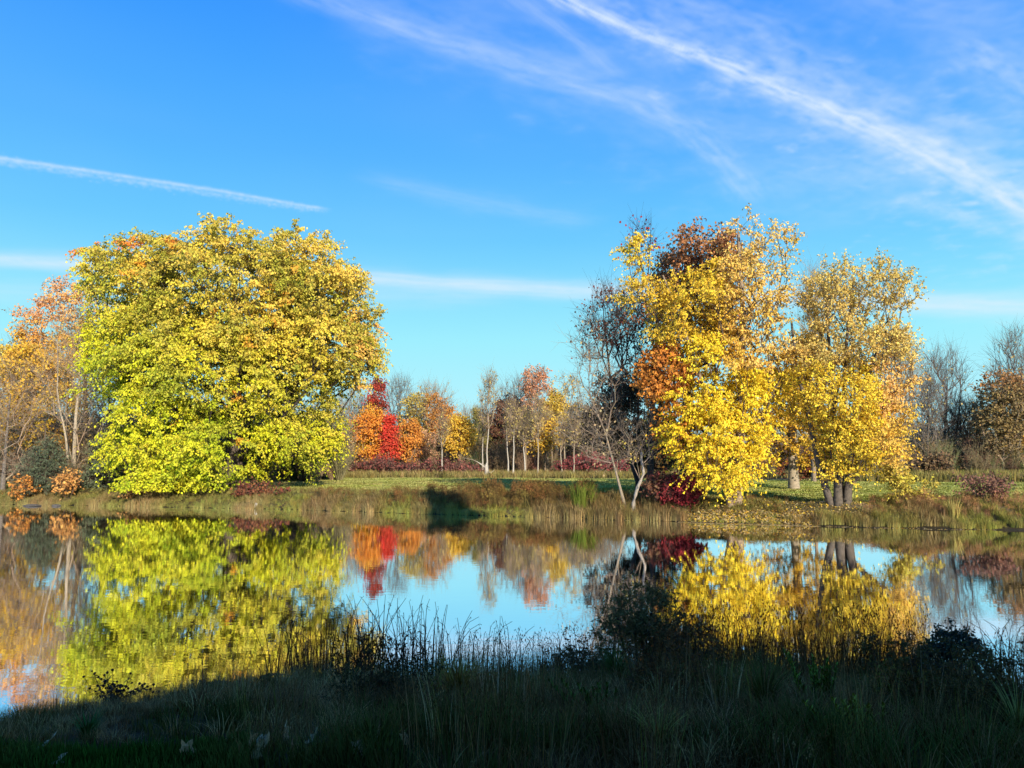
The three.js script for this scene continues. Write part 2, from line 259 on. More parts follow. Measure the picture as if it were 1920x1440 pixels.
// o: px, D, base gy | trunks [[px0, px1, py1, radius]...] | lobes [cx, cy, rx, ry (px), rz (m), weight] | n clumps | leaves | size | colour(p, r, u, v) | ...
function tree(name, label, o, group) {
  const r = R(o.seed ?? Math.round(o.px * 13 + o.D * 7)), g = G(o.px, o.D), base = o.base ?? [g[0], g[1] - 0.05, g[2]];
  const T = thing(name, base, label, o.category ?? 'tree', group), M = o.D / FOC;   // M metres per pixel
  const loc = (px, py, dz = 0) => { const p = at(px, py, o.D); return [p[0] - base[0], p[1] - base[1], dz]; };
  // trunks
  const nodes = [], kids = [];        // node: x y z parent len
  const add = (x, y, z, par, tr) => { nodes.push({ x, y, z, par, tr, len: par < 0 ? 0 : nodes[par].len + Math.hypot(x - nodes[par].x, y - nodes[par].y, z - nodes[par].z), w: 0 }); return nodes.length - 1; };
  const trunkRad = [];
  (o.trunks ?? [[o.px, o.px, o.top, o.r ?? 0.15]]).forEach(([x0, x1, y1, rad, dz0 = 0, dz1 = 0, bow = 0], ti) => {
    const b = G(x0, o.D), e = loc(x1, y1, dz1), s = [b[0] - base[0], Math.min(b[1] - base[1], 0) - 0.1, dz0], n = 9; let par = -1; trunkRad[ti] = rad;
    for (let i = 0; i <= n; i++) { const t = i / n, wv = (o.wiggle ?? 0.25) * Math.sin(t * Math.PI) * e[1] * 0.1; par = add(lerp(s[0], e[0], t) + bow * M * Math.sin(t * Math.PI) + wv * noise(t * 3 + o.px, ti * 5), lerp(s[1], e[1], t), lerp(s[2], e[2], t) + wv * noise(t * 3, ti * 5 + 9), par, ti); }
  });
  const nTrunk = nodes.length, trunkTips = nodes.filter((n, i) => i < nTrunk);
  // clump places
  const lobes = o.lobes.map(([cx, cy, rx, ry, rz, w = 1, dz = 0]) => { const k = o.shrink ?? 0; rx = Math.max(rx * 0.45, rx - k); ry = Math.max(ry * 0.45, ry - k * 0.8); const c = loc(cx, cy, dz); return { c, r: [rx * M, ry * M, rz], px: [cx, cy, rx, ry], w: w * (rx * ry) ** 0.9 * M * M * (rz) ** 0.6 }; });
  const W = lobes.reduce((a, l) => a + l.w, 0), pts = [];
  const shell = o.shell ?? 0.45;
  for (let i = 0; i < o.n; i++) {
    let k = r() * W, l = lobes[0]; for (const q of lobes) { l = q; if ((k -= q.w) < 0) break; }
    let x, y, z, d; do { x = r() * 2 - 1; y = r() * 2 - 1; z = r() * 2 - 1; d = Math.hypot(x, y, z); } while (d > 1 || d < 0.05);
    const R2 = lerp(d, 0.75 + 0.25 * r(), r() < shell ? 1 : 0) / d * (1 + 0.16 * noise(x * 2 / d + o.px, y * 2 / d, z * 2 / d));
    const p = [l.c[0] + x * R2 * l.r[0], l.c[1] + y * R2 * l.r[1], l.c[2] + z * R2 * l.r[2]];
    if (o.gap && noise(p[0] * o.gap[0] + o.px, p[1] * o.gap[0] * 1.3, p[2] * o.gap[0]) < o.gap[1]) { if (r() < 0.85) { i--; continue; } }
    if (o.cone) { const t = clamp((p[1]) / o.cone); const k = (1 - t * 0.9) * (1 + 0.55 * noise(p[1] * 0.9 + o.px, Math.atan2(p[2], p[0]) * 1.3, 4)); p[0] *= k; p[2] *= k; }
    if (p[1] < (o.floor ?? 0.25)) p[1] = (o.floor ?? 0.25) + r() * 0.5;
    pts.push({ p, c: l.c, l });
  }
  // limbs: each clump joins where the way is short and upward
  const bf = o.bf ?? 0.35, steep = o.steep ?? 0.6, sx = nodes[0].x, sy = nodes[0].y + (o.fork ?? 1.5), sz = nodes[0].z;
  pts.sort((a, b) => Math.hypot(a.p[0] - sx, a.p[1] - sy, a.p[2] - sz) - Math.hypot(b.p[0] - sx, b.p[1] - sy, b.p[2] - sz));
  for (const q of pts) {
    const [x, y, z] = q.p; let best = 1e9, bi = 0;
    for (let i = 0; i < nodes.length; i++) {
      const n = nodes[i]; if (n.tr !== undefined && n.y < (o.fork ?? 1.5) * 0.6 && i < nTrunk && nodes.length > 1 && n.par >= 0 === false) continue;
      const dx = x - n.x, dy = y - n.y, dz = z - n.z, d = Math.sqrt(dx * dx + dy * dy + dz * dz) + 1e-4;
      const c = d * (1 + steep * (1 - dy / d)) + bf * n.len; if (c < best) { best = c; bi = i; }
    }
    const n = nodes[bi], d = Math.hypot(x - n.x, y - n.y, z - n.z), steps = Math.max(1, Math.min(6, Math.round(d / (o.seg ?? 1.2)))); let par = bi;
    for (let s = 1; s <= steps; s++) { const t = s / steps, bw = Math.sin(t * Math.PI) * d * 0.09; par = add(lerp(n.x, x, t) + bw * (r() - 0.5), lerp(n.y, y, t) - bw * (o.arch ?? 0.5), lerp(n.z, z, t) + bw * (r() - 0.5), par); }
    q.dir = [x - n.x, y - n.y, z - n.z]; q.node = par;
  }
  for (const q of pts) nodes[q.node].w += 1;
  for (let i = nodes.length - 1; i >= 0; i--) { const n = nodes[i]; if (n.par >= 0) nodes[n.par].w += n.w; }
  const rt = o.tip ?? 0.012, bark = o.bark ?? B.grey, lb = o.limb ?? bark, trunkB = (o.trunks ?? [0]).map(() => []), mb = new MB();
  const rad = (n) => rt * Math.max(1, n.w) ** (o.pipe ?? 0.42);
  nodes.forEach((n, i) => {
    if (i < nTrunk) { trunkB[n.tr].push(n); return; }
    const a = nodes[n.par], ra = Math.min(rad(n) * 1.15, a.tr !== undefined ? 1 : rad(a)), rb = rad(n);
    mb.limb([a.x, a.y, a.z], [n.x, n.y, n.z], ra, rb, rb > 0.05 ? 6 : rb > 0.025 ? 4 : 3, jit(lb, r, 0.15));
  });
  trunkB.forEach((list, ti) => {
    const t = new MB(), R0 = trunkRad[ti]; const n = list.length;
    t.tube(list.map((q) => [q.x, q.y, q.z]), list.map((q, i) => (i === 0 ? R0 * 1.22 : i === 1 ? R0 * 1.03 : lerp(R0, Math.max(0.015, R0 * (o.taper ?? 0.3)), (i / (n - 1)) ** 0.9))), o.D < 60 ? 12 : 7, bark, 0.25);
    part('trunk', t.geometry(), barkMat, T);
  });
  // twigs and leaves
  const lv = new MB(), size = o.size ?? 0.16, nt = o.twigs ?? 3, tl = o.twig ?? 0.9;
  for (const q of pts) {
    const [x, y, z] = q.p; let ox = x - q.c[0], oy = y - q.c[1], oz = z - q.c[2]; const ol = Math.hypot(ox, oy, oz) || 1, dl = Math.hypot(...q.dir) || 1, up = o.up ?? 0.3;
    ox = ox / ol * 0.6 + q.dir[0] / dl * 0.8; oy = oy / ol * 0.6 + q.dir[1] / dl * 0.8 + up; oz = oz / ol * 0.6 + q.dir[2] / dl * 0.8;
    const p2 = [x + base[0], y + base[1], z + base[2]], hz = -p2[2], u = p2[0] / hz, vv = (p2[1] - EYE) / hz, pxq = 960 + u * FOC / cp, pyq = 868 - vv * FOC;
    const bc = o.colour ? o.colour(r, pxq, pyq, noise(x * 0.35 + 3, y * 0.35, z * 0.35)) : C.gold; const den = o.density ? o.density(pxq, pyq) : 1;
    for (let k = 0; k < nt; k++) {
      let dx = ox + gauss(r) * 1.0, dy = oy + gauss(r) * 0.9, dz = oz + gauss(r) * 1.0; const l0 = Math.hypot(dx, dy, dz) || 1; dx /= l0; dy /= l0; dz /= l0;
      const L = tl * (0.5 + r());
      if (y + dy * L < 0.05) dy = Math.abs(dy) * 0.3;
      const sg = o.leaves > 8 ? (o.sag ?? 0.25) * L : 0, mid = [x + dx * L * 0.5, y + dy * L * 0.5 - sg * 0.25, z + dz * L * 0.5], tc = jit(lb, r, 0.15);
      mb.limb([x, y, z], mid, rt * 0.9, rt * 0.6, 3, tc); mb.limb(mid, [x + dx * L * 0.95, y + dy * L * 0.95 - sg * 0.9, z + dz * L * 0.95], rt * 0.6, rt * 0.25, 3, tc);
      if (o.fine) for (let f = 0; f < o.fine; f++) { const t = 0.2 + 0.7 * r(), L2 = L * (0.35 + 0.4 * r()), s = [dx + gauss(r) * 0.9, dy + gauss(r) * 0.7 + 0.2, dz + gauss(r) * 0.9], a = [x + dx * L * t, y + dy * L * t, z + dz * L * t]; mb.limb(a, [a[0] + s[0] * L2, a[1] + s[1] * L2, a[2] + s[2] * L2], rt * 0.55, rt * 0.2, 3, jit(lb, r, 0.15)); }
      const m = (o.leaves ?? 0) / nt * den, cnt = Math.floor(m) + (r() < m - Math.floor(m) ? 1 : 0);
      for (let j = 0; j < cnt; j++) {
        const t = 0.1 + 1.0 * r(), sc = (o.scatter ?? 0.28), lx = x + dx * L * t + gauss(r) * sc, ly = y + dy * L * t + gauss(r) * sc * 0.7 - (o.sag ?? 0.25) * L * t * t, lz = z + dz * L * t + gauss(r) * sc; if (ly < 0.03) continue;
        let ax = dx * 0.4 + gauss(r) * 0.8, ay = -(o.droop ?? 0.5) + gauss(r) * 0.7, az = dz * 0.4 + gauss(r) * 0.8; const al = Math.hypot(ax, ay, az) || 1; ax /= al; ay /= al; az /= al;
        let bx = gauss(r), by = gauss(r) * 0.6, bz = gauss(r); const dp = bx * ax + by * ay + bz * az; bx -= dp * ax; by -= dp * ay; bz -= dp * az; const bl = Math.hypot(bx, by, bz) || 1;
        const S = size * (0.65 + 0.7 * r());
        lv.leaf(lx, ly, lz, [ax, ay, az], [bx / bl, by / bl, bz / bl], S, S * (o.wide ?? 0.85), 0.12, jit(bc, r, o.jit ?? 0.22));
      }
    }
  }
  part('branches', mb.geometry(), twigMat, T);
  if (lv.k) part('crown', lv.geometry(), o.leafMat ?? leafMat, T);
  return T;
}
const pick = (r, list) => { let s = 0; for (const q of list) s += q[1]; let k = r() * s; for (const q of list) if ((k -= q[1]) < 0) return q[0]; return list[0][0]; };

// the great maple on the left
tree('maple_tree', 'huge rounded maple turning lime green and gold, its crown sweeping down to the far shore', {
  px: 440, D: 53, top: 520, r: 0.55, fork: 2, n: 4000, leaves: 78, size: 0.158, wide: 0.7, twigs: 4, twig: 1.0, scatter: 0.14, sag: 0.5, gap: [0.42, -0.17], shrink: 19, shell: 0.6, bf: 0.25, bark: B.brown, limb: B.dark, floor: 0.4, tip: 0.011, up: 0.1, droop: 0.7,
  lobes: [[430, 550, 185, 115, 6.5], [255, 530, 88, 72, 4.5], [295, 478, 78, 42, 4], [455, 462, 80, 48, 5], [575, 480, 80, 52, 4.5], [600, 560, 95, 75, 5], [665, 590, 58, 36, 3], [650, 530, 55, 40, 3], [200, 480, 42, 30, 2.5], [400, 700, 175, 110, 7], [275, 690, 74, 56, 4.5, 1, 1.5], [232, 728, 60, 30, 3, 1, 2], [338, 815, 92, 88, 4.5, 1.2, 2.5], [345, 905, 66, 46, 3, 1.4, 3.5], [275, 845, 50, 50, 2.5, 0.7, 2], [530, 720, 120, 95, 6], [560, 825, 85, 55, 4.5], [620, 805, 32, 42, 2.5], [445, 845, 95, 65, 5, 1, 2], [650, 720, 40, 32, 2.5], [400, 900, 70, 30, 3, 1, 3], [610, 650, 100, 72, 5, 1.1], [668, 668, 52, 52, 3, 1.1], [228, 640, 62, 72, 3.5, 1.1], [500, 640, 130, 60, 6], [330, 620, 120, 60, 6]],
  colour: (r, x, y, n) => {
    if (r() < 0.012) return mix3(C.orange, C.gold, 0.4); if (y < 470 && x < 330 && r() < 0.10) return mix3(C.orange, C.red, 0.3); if (x > 640 && y > 570 && r() < 0.25) return mix3(C.peach, C.gold, 0.5);
    const t = smooth((y - 450 - (x - 330) * 0.5 + n * 170) / 400);
    return mix3(mix3([0.46, 0.40, 0.055], [0.86, 0.60, 0.10], clamp(0.48 + n * 1.3 + (r() - 0.5) * 0.7)), mix3(C.lime, C.green, clamp(0.42 - n * 1.4 + (r() - 0.5) * 0.6)), clamp(0.08 + 0.88 * t + (r() - 0.5) * 0.5));
  },
});
// the group on the right of the far bank
tree('poplar_tree', 'tall yellow tree with the highest crown right of centre, leaves hanging low over its trunk', {
  px: 1378, D: 36, trunks: [[1378, 1385, 440, 0.24, 0, 0, 6], [1366, 1240, 520, 0.13, 0.2, 0.4, 10]], fork: 1.5, n: 1400, leaves: 64, size: 0.108, wide: 0.7, twigs: 4, twig: 0.72, scatter: 0.075, sag: 0.45, gap: [0.6, -0.12], shrink: 13, shell: 0.35, bf: 0.3, steep: 1.3, bark: B.tan, limb: B.brown, floor: 0.6, tip: 0.008, up: 0.55, droop: 0.8,
  lobes: [[1395, 455, 60, 62, 2.0, 0.8], [1450, 468, 44, 64, 1.8, 0.6], [1390, 560, 95, 90, 2.6], [1300, 580, 85, 70, 2.4, 1, 0.4], [1190, 490, 34, 48, 1.0, 0.9, 0.5], [1200, 560, 48, 40, 1.4, 0.9, 0.5], [1255, 610, 48, 50, 1.4, 1, 0.6], [1335, 720, 92, 100, 2.6, 1.3, 0.4], [1300, 810, 66, 62, 2.2, 1.3, 0.8], [1345, 865, 62, 58, 1.8, 1.4, 0.8], [1385, 800, 60, 100, 2.0, 1.1, 0.4], [1430, 660, 64, 110, 2.4, 0.7]],
  density: (x, y) => (x > 1400 && y < 660 ? 0.5 : y < 640 ? 0.75 : 1.1), colour: (r, x, y, n) => (x > 1360 && y < 700 ? mix3(C.gold, [0.90, 0.60, 0.17], clamp(0.6 + n)) : y > 640 ? mix3([0.92, 0.70, 0.045], C.yellow, clamp(0.4 + n * 1.5)) : mix3(C.gold, [0.90, 0.66, 0.05], clamp(0.5 + n))),
});
tree('oak_tree', 'rust brown tree half hidden behind the tall yellow one', {
  px: 1285, D: 40, top: 470, r: 0.3, fork: 2, n: 620, leaves: 30, size: 0.15, twig: 0.6, scatter: 0.25, shell: 0.3, bark: B.dark, limb: B.dark, tip: 0.009, up: 0.3,
  lobes: [[1295, 512, 68, 46, 2.2, 1], [1340, 500, 40, 44, 1.6], [1214, 722, 34, 46, 1.2, 2.2, 4.0], [1236, 800, 20, 50, 0.8, 1.2, 3.8], [1300, 485, 56, 30, 1.4, 1.2, 2.5], [1300, 600, 90, 90, 2.5, 0.7]],
  colour: (r, x, y, n) => (y > 640 ? mix3(C.rust, C.orange, 0.4 + 0.4 * r()) : mix3([0.55, 0.22, 0.08], [0.30, 0.17, 0.08], clamp(0.5 + n))),
});
tree('maple_tree', 'yellow multi-trunk tree with four grey stems on the far bank at the right', {
  px: 1565, D: 34.6, trunks: [[1557, 1490, 600, 0.15, 0, -0.4, -10], [1566, 1545, 560, 0.17, 0.15, 0.2, 0], [1574, 1600, 560, 0.14, -0.15, -0.2, -4], [1582, 1655, 620, 0.18, 0.05, 0.3, -16]], fork: 1.2, n: 1300, leaves: 58, size: 0.098, wide: 0.7, twigs: 4, twig: 0.68, scatter: 0.075, sag: 0.15, gap: [0.7, -0.16], shrink: 5, shell: 0.35, bf: 0.3, steep: 1.5, bark: [0.145, 0.12, 0.095], limb: B.brown, floor: 1.1, tip: 0.0075, up: 0.7, droop: 0.6,
  lobes: [[1540, 565, 32, 60, 1.7, 0.8], [1588, 545, 42, 54, 1.9, 0.8], [1642, 540, 42, 48, 1.9, 0.8], [1690, 548, 26, 42, 1.4, 0.8], [1605, 640, 92, 60, 2.4, 0.8], [1525, 700, 42, 72, 1.9], [1658, 690, 56, 76, 2.1, 0.7], [1580, 765, 92, 62, 2.6, 1.1], [1602, 840, 70, 50, 2.2, 1.6, 0.6], [1665, 795, 34, 38, 1.5, 1], [1562, 890, 36, 20, 1.3, 1, 0.6]],
  density: (x, y) => (y < 660 ? 0.85 : x > 1640 ? 0.75 : y < 740 ? 0.85 : 0.9), colour: (r, x, y, n) => (y < 690 ? mix3([0.66, 0.48, 0.13], [0.88, 0.64, 0.14], clamp(0.5 + n + (r() - 0.5) * 0.6)) : x > 1650 ? mix3(C.peach, C.gold, 0.5 + n)  : mix3([0.92, 0.68, 0.06], C.gold, clamp(0.4 + n * 1.6))),
});
tree('maple_tree', 'golden tree with a thick pale trunk on the meadow, behind the two yellow trees', {
  px: 1487, D: 47, top: 640, r: 0.30, fork: 2.5, n: 480, leaves: 36, size: 0.14, gap: [0.5, -0.1], twig: 0.7, scatter: 0.2, bark: B.pale, limb: B.brown, tip: 0.009, taper: 0.5, floor: 1.9,
  lobes: [[1470, 760, 85, 70, 2.6], [1440, 820, 70, 50, 2.2], [1510, 820, 60, 50, 2.2], [1490, 690, 60, 60, 2.2, 0.7]], colour: (r, x, y, n) => mix3(C.gold, [0.55, 0.28, 0.04], clamp(0.5 + n)),
});
tree('bare_tree', 'dark branching tree with a few purple leaves, left of the tall yellow tree', {
  px: 1205, D: 42, trunks: [[1215, 1235, 520, 0.17], [1205, 1130, 600, 0.12, 0, 0.3, -14]], fork: 2, n: 420, leaves: 5, size: 0.13, twig: 0.7, fine: 2, steep: 1.0, bark: B.dark, limb: B.dark, tip: 0.010, up: 0.7, shell: 0.3,
  lobes: [[1150, 600, 50, 58, 1.8], [1190, 640, 55, 80, 2], [1200, 460, 22, 42, 0.8, 1.2], [1230, 540, 40, 60, 1.6, 0.7], [1115, 640, 36, 40, 1.5, 0.7]], colour: (r, x, y) => (y < 500 ? mix3(C.red, C.wine, 0.6) : mix3(C.wine, C.brown, r())),
});
tree('juniper_tree', 'dense blackish evergreen under the dark branching tree', {
  px: 1195, D: 46, top: 720, r: 0.16, fork: 0.8, n: 420, leaves: 46, size: 0.17, twig: 0.5, scatter: 0.25, bark: B.dark, limb: B.dark, floor: 0.5, wide: 0.5,
  lobes: [[1190, 800, 52, 68, 2.0], [1150, 740, 40, 40, 1.6], [1215, 740, 34, 50, 1.6], [1240, 830, 40, 50, 1.8], [1130, 800, 36, 50, 1.6, 0.8]], colour: (r) => mix3(C.dark, C.brown, r() * 0.55),
});
tree('bare_tree', 'leaning bare tree with a thin pale trunk at the edge of the far bank', {
  px: 1172, D: 37.5, trunks: [[1172, 1108, 745, 0.075, 0, 0, 6]], fork: 2, n: 210, leaves: 1.2, size: 0.12, twig: 0.7, fine: 2, bark: [0.32, 0.26, 0.18], limb: [0.26, 0.20, 0.14], tip: 0.008, up: 0.2, steep: 0.3,
  lobes: [[1120, 720, 48, 60, 1.4], [1150, 830, 60, 40, 1.6, 0.8], [1090, 800, 45, 40, 1.2, 0.5], [1100, 640, 30, 40, 1.0, 0.6]], colour: () => C.straw,
});
tree('bare_tree', 'short crooked pale stump with a kinked trunk beside the leaning bare tree', {
  px: 1190, D: 37, trunks: [[1184, 1203, 848, 0.10, 0, 0, 5]], fork: 1.2, n: 46, leaves: 3, size: 0.11, twig: 0.5, fine: 1, bark: [0.40, 0.35, 0.28], limb: B.tan, tip: 0.009,
  lobes: [[1200, 850, 34, 24, 0.9], [1215, 800, 20, 30, 0.8]], colour: () => C.olive, taper: 0.55, wiggle: 1.5,
});
// the left edge
tree('maple_tree', 'orange topped tree rising behind the pale bare tree at the left', {
  px: 165, D: 64, top: 580, r: 0.25, fork: 2, n: 560, leaves: 26, size: 0.17, gap: [0.5, -0.05], twig: 0.9, scatter: 0.26, bark: B.brown, limb: B.tan, tip: 0.012, up: 0.6, steep: 1,
  lobes: [[130, 565, 45, 38, 2.5, 0.7], [100, 610, 60, 48, 3], [165, 600, 40, 60, 2.5, 0.8], [85, 690, 55, 60, 3], [150, 690, 50, 70, 3, 0.6]], density: (x, y) => (x > 150 ? 0.6 : 1), colour: (r, x, y, n) => (y < 600 ? mix3(mix3(C.pink, C.orange, 0.35), C.peach, clamp(0.6 + n)) : mix3(mix3(C.orange, C.peach, 0.5), C.gold, clamp(0.5 + n + (y - 640) / 200))),
});
tree('maple_tree', 'amber yellow tree at the left edge, below the orange topped tree', {
  px: 60, D: 60, top: 680, r: 0.2, fork: 1.5, n: 420, leaves: 24, size: 0.2, twig: 0.8, scatter: 0.25, bark: B.brown, limb: B.brown,
  lobes: [[45, 700, 60, 50, 2.6], [85, 760, 50, 45, 2.4], [15, 780, 50, 60, 2.6, 0.7], [90, 830, 36, 30, 2]], colour: (r, x, y, n) => mix3(C.gold, mix3(C.orange, C.brown, 0.4), clamp(0.35 + n)), gap: [0.5, -0.05],
});
tree('bare_tree', 'pale forked bare tree standing at the left shore before the orange trees', {
  px: 138, D: 54, trunks: [[138, 150, 620, 0.16, 0, 0, 3], [138, 112, 640, 0.10, 0.1, 0.3, -4]], fork: 2.5, n: 430, leaves: 1.5, size: 0.13, twig: 0.85, fine: 3, bark: B.pale, limb: B.tan, tip: 0.008, up: 0.7, steep: 1.1,
  lobes: [[150, 650, 58, 70, 2.2], [115, 720, 45, 60, 2], [185, 720, 38, 60, 1.8], [150, 780, 60, 40, 1.8, 0.6], [120, 850, 55, 30, 1.6, 0.25], [185, 850, 40, 30, 1.6, 0.25]], colour: () => C.olive,
});
tree('bare_tree', 'grey leafless tree with drooping limbs at the far left edge of the shore', {
  px: 8, D: 53, trunks: [[8, 20, 740, 0.14], [0, -50, 700, 0.12]], fork: 1.5, n: 420, leaves: 2, size: 0.14, twig: 0.8, fine: 3, bark: B.grey, limb: B.tan, tip: 0.009, up: 0.0, steep: 0.2,
  lobes: [[20, 830, 60, 60, 2.2], [40, 740, 50, 60, 2], [-30, 760, 60, 80, 2.4], [70, 870, 45, 30, 1.6]], colour: () => C.brown,
});
tree('bare_tree', 'tangled brown leafless tree between the pale forked tree and the great maple', {
  px: 205, D: 60, top: 640, r: 0.15, fork: 1, n: 560, leaves: 5, size: 0.16, twig: 0.9, fine: 3, bark: B.brown, limb: [0.20, 0.155, 0.11], tip: 0.010, up: 0.1,
  lobes: [[205, 680, 45, 70, 2.4], [215, 790, 60, 70, 2.6], [180, 850, 60, 40, 2.6], [255, 830, 40, 50, 2.2]], colour: (r) => mix3(C.brown, C.olive, r() * 0.6),
});
tree('spruce_tree', 'small blue green spruce at the left shore beside the pale bare trunk', {
  px: 86, D: 52, top: 800, r: 0.08, fork: 0.3, n: 300, leaves: 34, size: 0.16, wide: 0.3, twig: 0.7, scatter: 0.12, bark: B.brown, limb: B.brown, cone: 5.2, floor: 0.3, droop: 0.6, up: -0.1, bf: 0.8, steep: 0,
  lobes: [[88, 905, 42, 40, 1.5, 1], [88, 870, 42, 45, 1.5, 1]], colour: (r, x, y, n) => mix3([0.10, 0.13, 0.075], [0.19, 0.20, 0.11], clamp(0.4 + n * 1.5)),
});
tree('spruce_tree', 'broad dark spruce in the gap left of the great maple', {
  px: 215, D: 54.5, top: 790, r: 0.1, fork: 0.3, n: 420, leaves: 38, size: 0.18, wide: 0.35, twig: 0.5, scatter: 0.14, bark: B.brown, limb: B.brown, cone: 7.5, floor: 0.3, droop: 0.6, up: -0.1, bf: 0.8, steep: 0,
  lobes: [[215, 895, 80, 45, 2.4, 1], [215, 850, 70, 50, 2.2, 1]], colour: (r, x, y, n) => mix3([0.13, 0.16, 0.09], [0.23, 0.20, 0.11], clamp(0.4 + n)),
});

// trees behind the meadow: [px, D, top py, kind colour, half width px, crown from py, label, options]
const far = [
  [706, 90, 705, 'redspire', 12, 800, 'narrow crimson spire of a tree rising above the orange ones'],
  [694, 89, 765, 'orangegold', 30, 872, 'orange and gold cone shaped maple left of the scarlet one'],
  [729, 88, 785, 'scarlet', 15, 872, 'small scarlet maple between two orange trees behind the meadow'],
  [764, 90, 790, 'orange', 24, 872, 'orange maple right of the scarlet one'],
  [795, 96, 735, 'olivebrown', 46, 830, 'olive brown tree with an orange crest behind the orange maples'],
  [790, 92, 810, 'peachsmall', 28, 875, 'low peach coloured sapling beneath the olive brown tree'],
  [830, 98, 760, 'orangebrown', 28, 840, 'orange brown tree left of the small golden one'],
  [862, 92, 782, 'gold', 20, 850, 'small golden tree behind the middle of the meadow'],
  [893, 97, 770, 'conifer', 24, 876, 'yellow green conifer right of the small golden tree'],
  [955, 99, 748, 'winebrown', 42, 840, 'rounded maroon brown crown behind the slim pale trunks'],
  [1003, 92, 688, 'pink', 24, 770, 'slender tree with salmon pink top, tallest behind the meadow'],
  [1035, 93, 735, 'olivegold', 20, 800, 'olive gold tree right of the salmon pink one'],
  [1022, 90, 785, 'goldlow', 26, 850, 'low golden tree at the foot of the salmon pink one'],
  [1060, 94, 700, 'palegold', 34, 800, 'thin tree with a few pale yellow leaves left of the dark branching tree'],
  [985, 88, 770, 'olivethin', 34, 830, 'thin olive leaved tree before the maroon crown'],
  [1085, 96, 760, 'darkgreen', 36, 850, 'dark green juniper like tree behind the leaning bare tree'],
  [1880, 72, 700, 'oakbrown', 48, 850, 'rust brown oak near the right edge behind the meadow'],
  [1900, 76, 790, 'goldlow', 24, 870, 'low yellow tree below the rust brown oak'],
  [20, 72, 650, 'olivegold', 46, 720, 'olive crown at the far left edge behind the amber tree'],
];
far.push([735, 106, 775, 'brownmix', 40, 850, 'brown leafed tree far behind the scarlet maple'], [852, 106, 790, 'brownmix', 40, 860, 'brown leafed tree far behind the small golden one'], [930, 107, 775, 'greymix', 42, 855, 'grey olive tree far behind the slim tree with bare top'], [985, 106, 765, 'brownmix', 40, 850, 'brown leafed tree far behind the maroon crown'], [1048, 107, 770, 'greymix', 44, 855, 'grey olive tree far behind the olive gold one'], [1110, 104, 770, 'brownmix', 44, 855, 'brown leafed tree far behind the leaning bare tree'], [655, 105, 770, 'greymix', 40, 855, 'grey olive tree far behind the orange and gold one'],
  [1760, 90, 790, 'brownmix', 60, 865, 'brown leafed tree far behind the large bare tree at the right'], [1830, 92, 780, 'greymix', 60, 865, 'grey olive tree far behind the rust brown oak'], [1700, 92, 790, 'brownmix', 50, 865, 'brown leafed tree far behind the right yellow crown']);
const kinds = {
  brownmix: { leaves: 9, colour: (r, x, y, n) => mix3([0.36, 0.20, 0.10], [0.30, 0.24, 0.12], r()), n: 230 }, greymix: { leaves: 9, colour: (r, x, y, n) => mix3([0.24, 0.23, 0.11], [0.30, 0.25, 0.15], r()), n: 230 },
  redspire: { leaves: 18, colour: (r, x, y, n) => mix3(mix3(C.red, C.wine, clamp(0.6 + n)), C.orange, y > 775 ? 0.5 : 0.05), shape: [[0, 0, 0.5, 0.5], [0, 0.45, 0.9, 0.6]], n: 130 },
  orangegold: { leaves: 30, colour: (r, x, y, n) => mix3(C.orange, C.gold, clamp(0.5 + n * 1.8 + (r() - 0.5) * 0.5)), n: 300 },
  scarlet: { leaves: 30, colour: (r, x, y, n) => mix3(mix3(C.red, [0.75, 0.12, 0.05], r()), C.wine, clamp(n * 1.5 + 0.1)), cone: 1, n: 190 },
  orange: { leaves: 26, colour: (r, x, y, n) => mix3(mix3(C.orange, C.brown, 0.2), C.peach, clamp(0.35 + n * 1.5)), n: 190 },
  olivebrown: { leaves: 18, colour: (r, x, y, n) => (x > 800 ? mix3(C.orange, C.brown, 0.45) : mix3(C.olive, C.brown, clamp(0.55 + n))), n: 300 },
  peachsmall: { leaves: 22, colour: () => mix3(C.pink, C.straw, 0.4), n: 110 },
  orangebrown: { leaves: 22, colour: (r, x, y, n) => mix3(C.orange, C.brown, clamp(0.35 + n)), n: 180 },
  gold: { leaves: 40, colour: (r) => mix3(C.gold, C.peach, 0.3 * r()), n: 170 },
  conifer: { leaves: 36, colour: (r, x, y, n) => mix3([0.16, 0.18, 0.05], C.olive, clamp(0.4 + n)), cone: 1, n: 260, wide: 0.4 },
  winebrown: { leaves: 40, colour: (r) => mix3(C.wine, C.brown, 0.35 + 0.3 * r()), n: 330 },
  pink: { leaves: 12, colour: (r) => mix3(C.pink, C.orange, 0.25 * r()), n: 200, tall: 1 },
  olivegold: { leaves: 26, colour: (r, x, y, n) => mix3(C.olive, C.gold, clamp(0.4 + n)), n: 170 },
  goldlow: { leaves: 18, colour: (r) => mix3(C.gold, C.orange, 0.35 * r()), n: 150 },
  palegold: { leaves: 3.5, colour: () => mix3(C.gold, C.straw, 0.4), n: 180, tall: 1 },
  olivethin: { leaves: 6, colour: () => mix3(C.olive, C.straw, 0.4), n: 150 },
  darkgreen: { leaves: 30, colour: (r) => mix3(C.dark, C.spruce, r()), n: 260, wide: 0.5 },
  oakbrown: { leaves: 20, colour: (r, x, y, n) => mix3(y < 735 ? [0.46, 0.23, 0.08] : [0.30, 0.21, 0.08], [0.26, 0.19, 0.09], clamp(0.4 + n * 1.5 + (y - 740) / 240)), n: 420 },
};
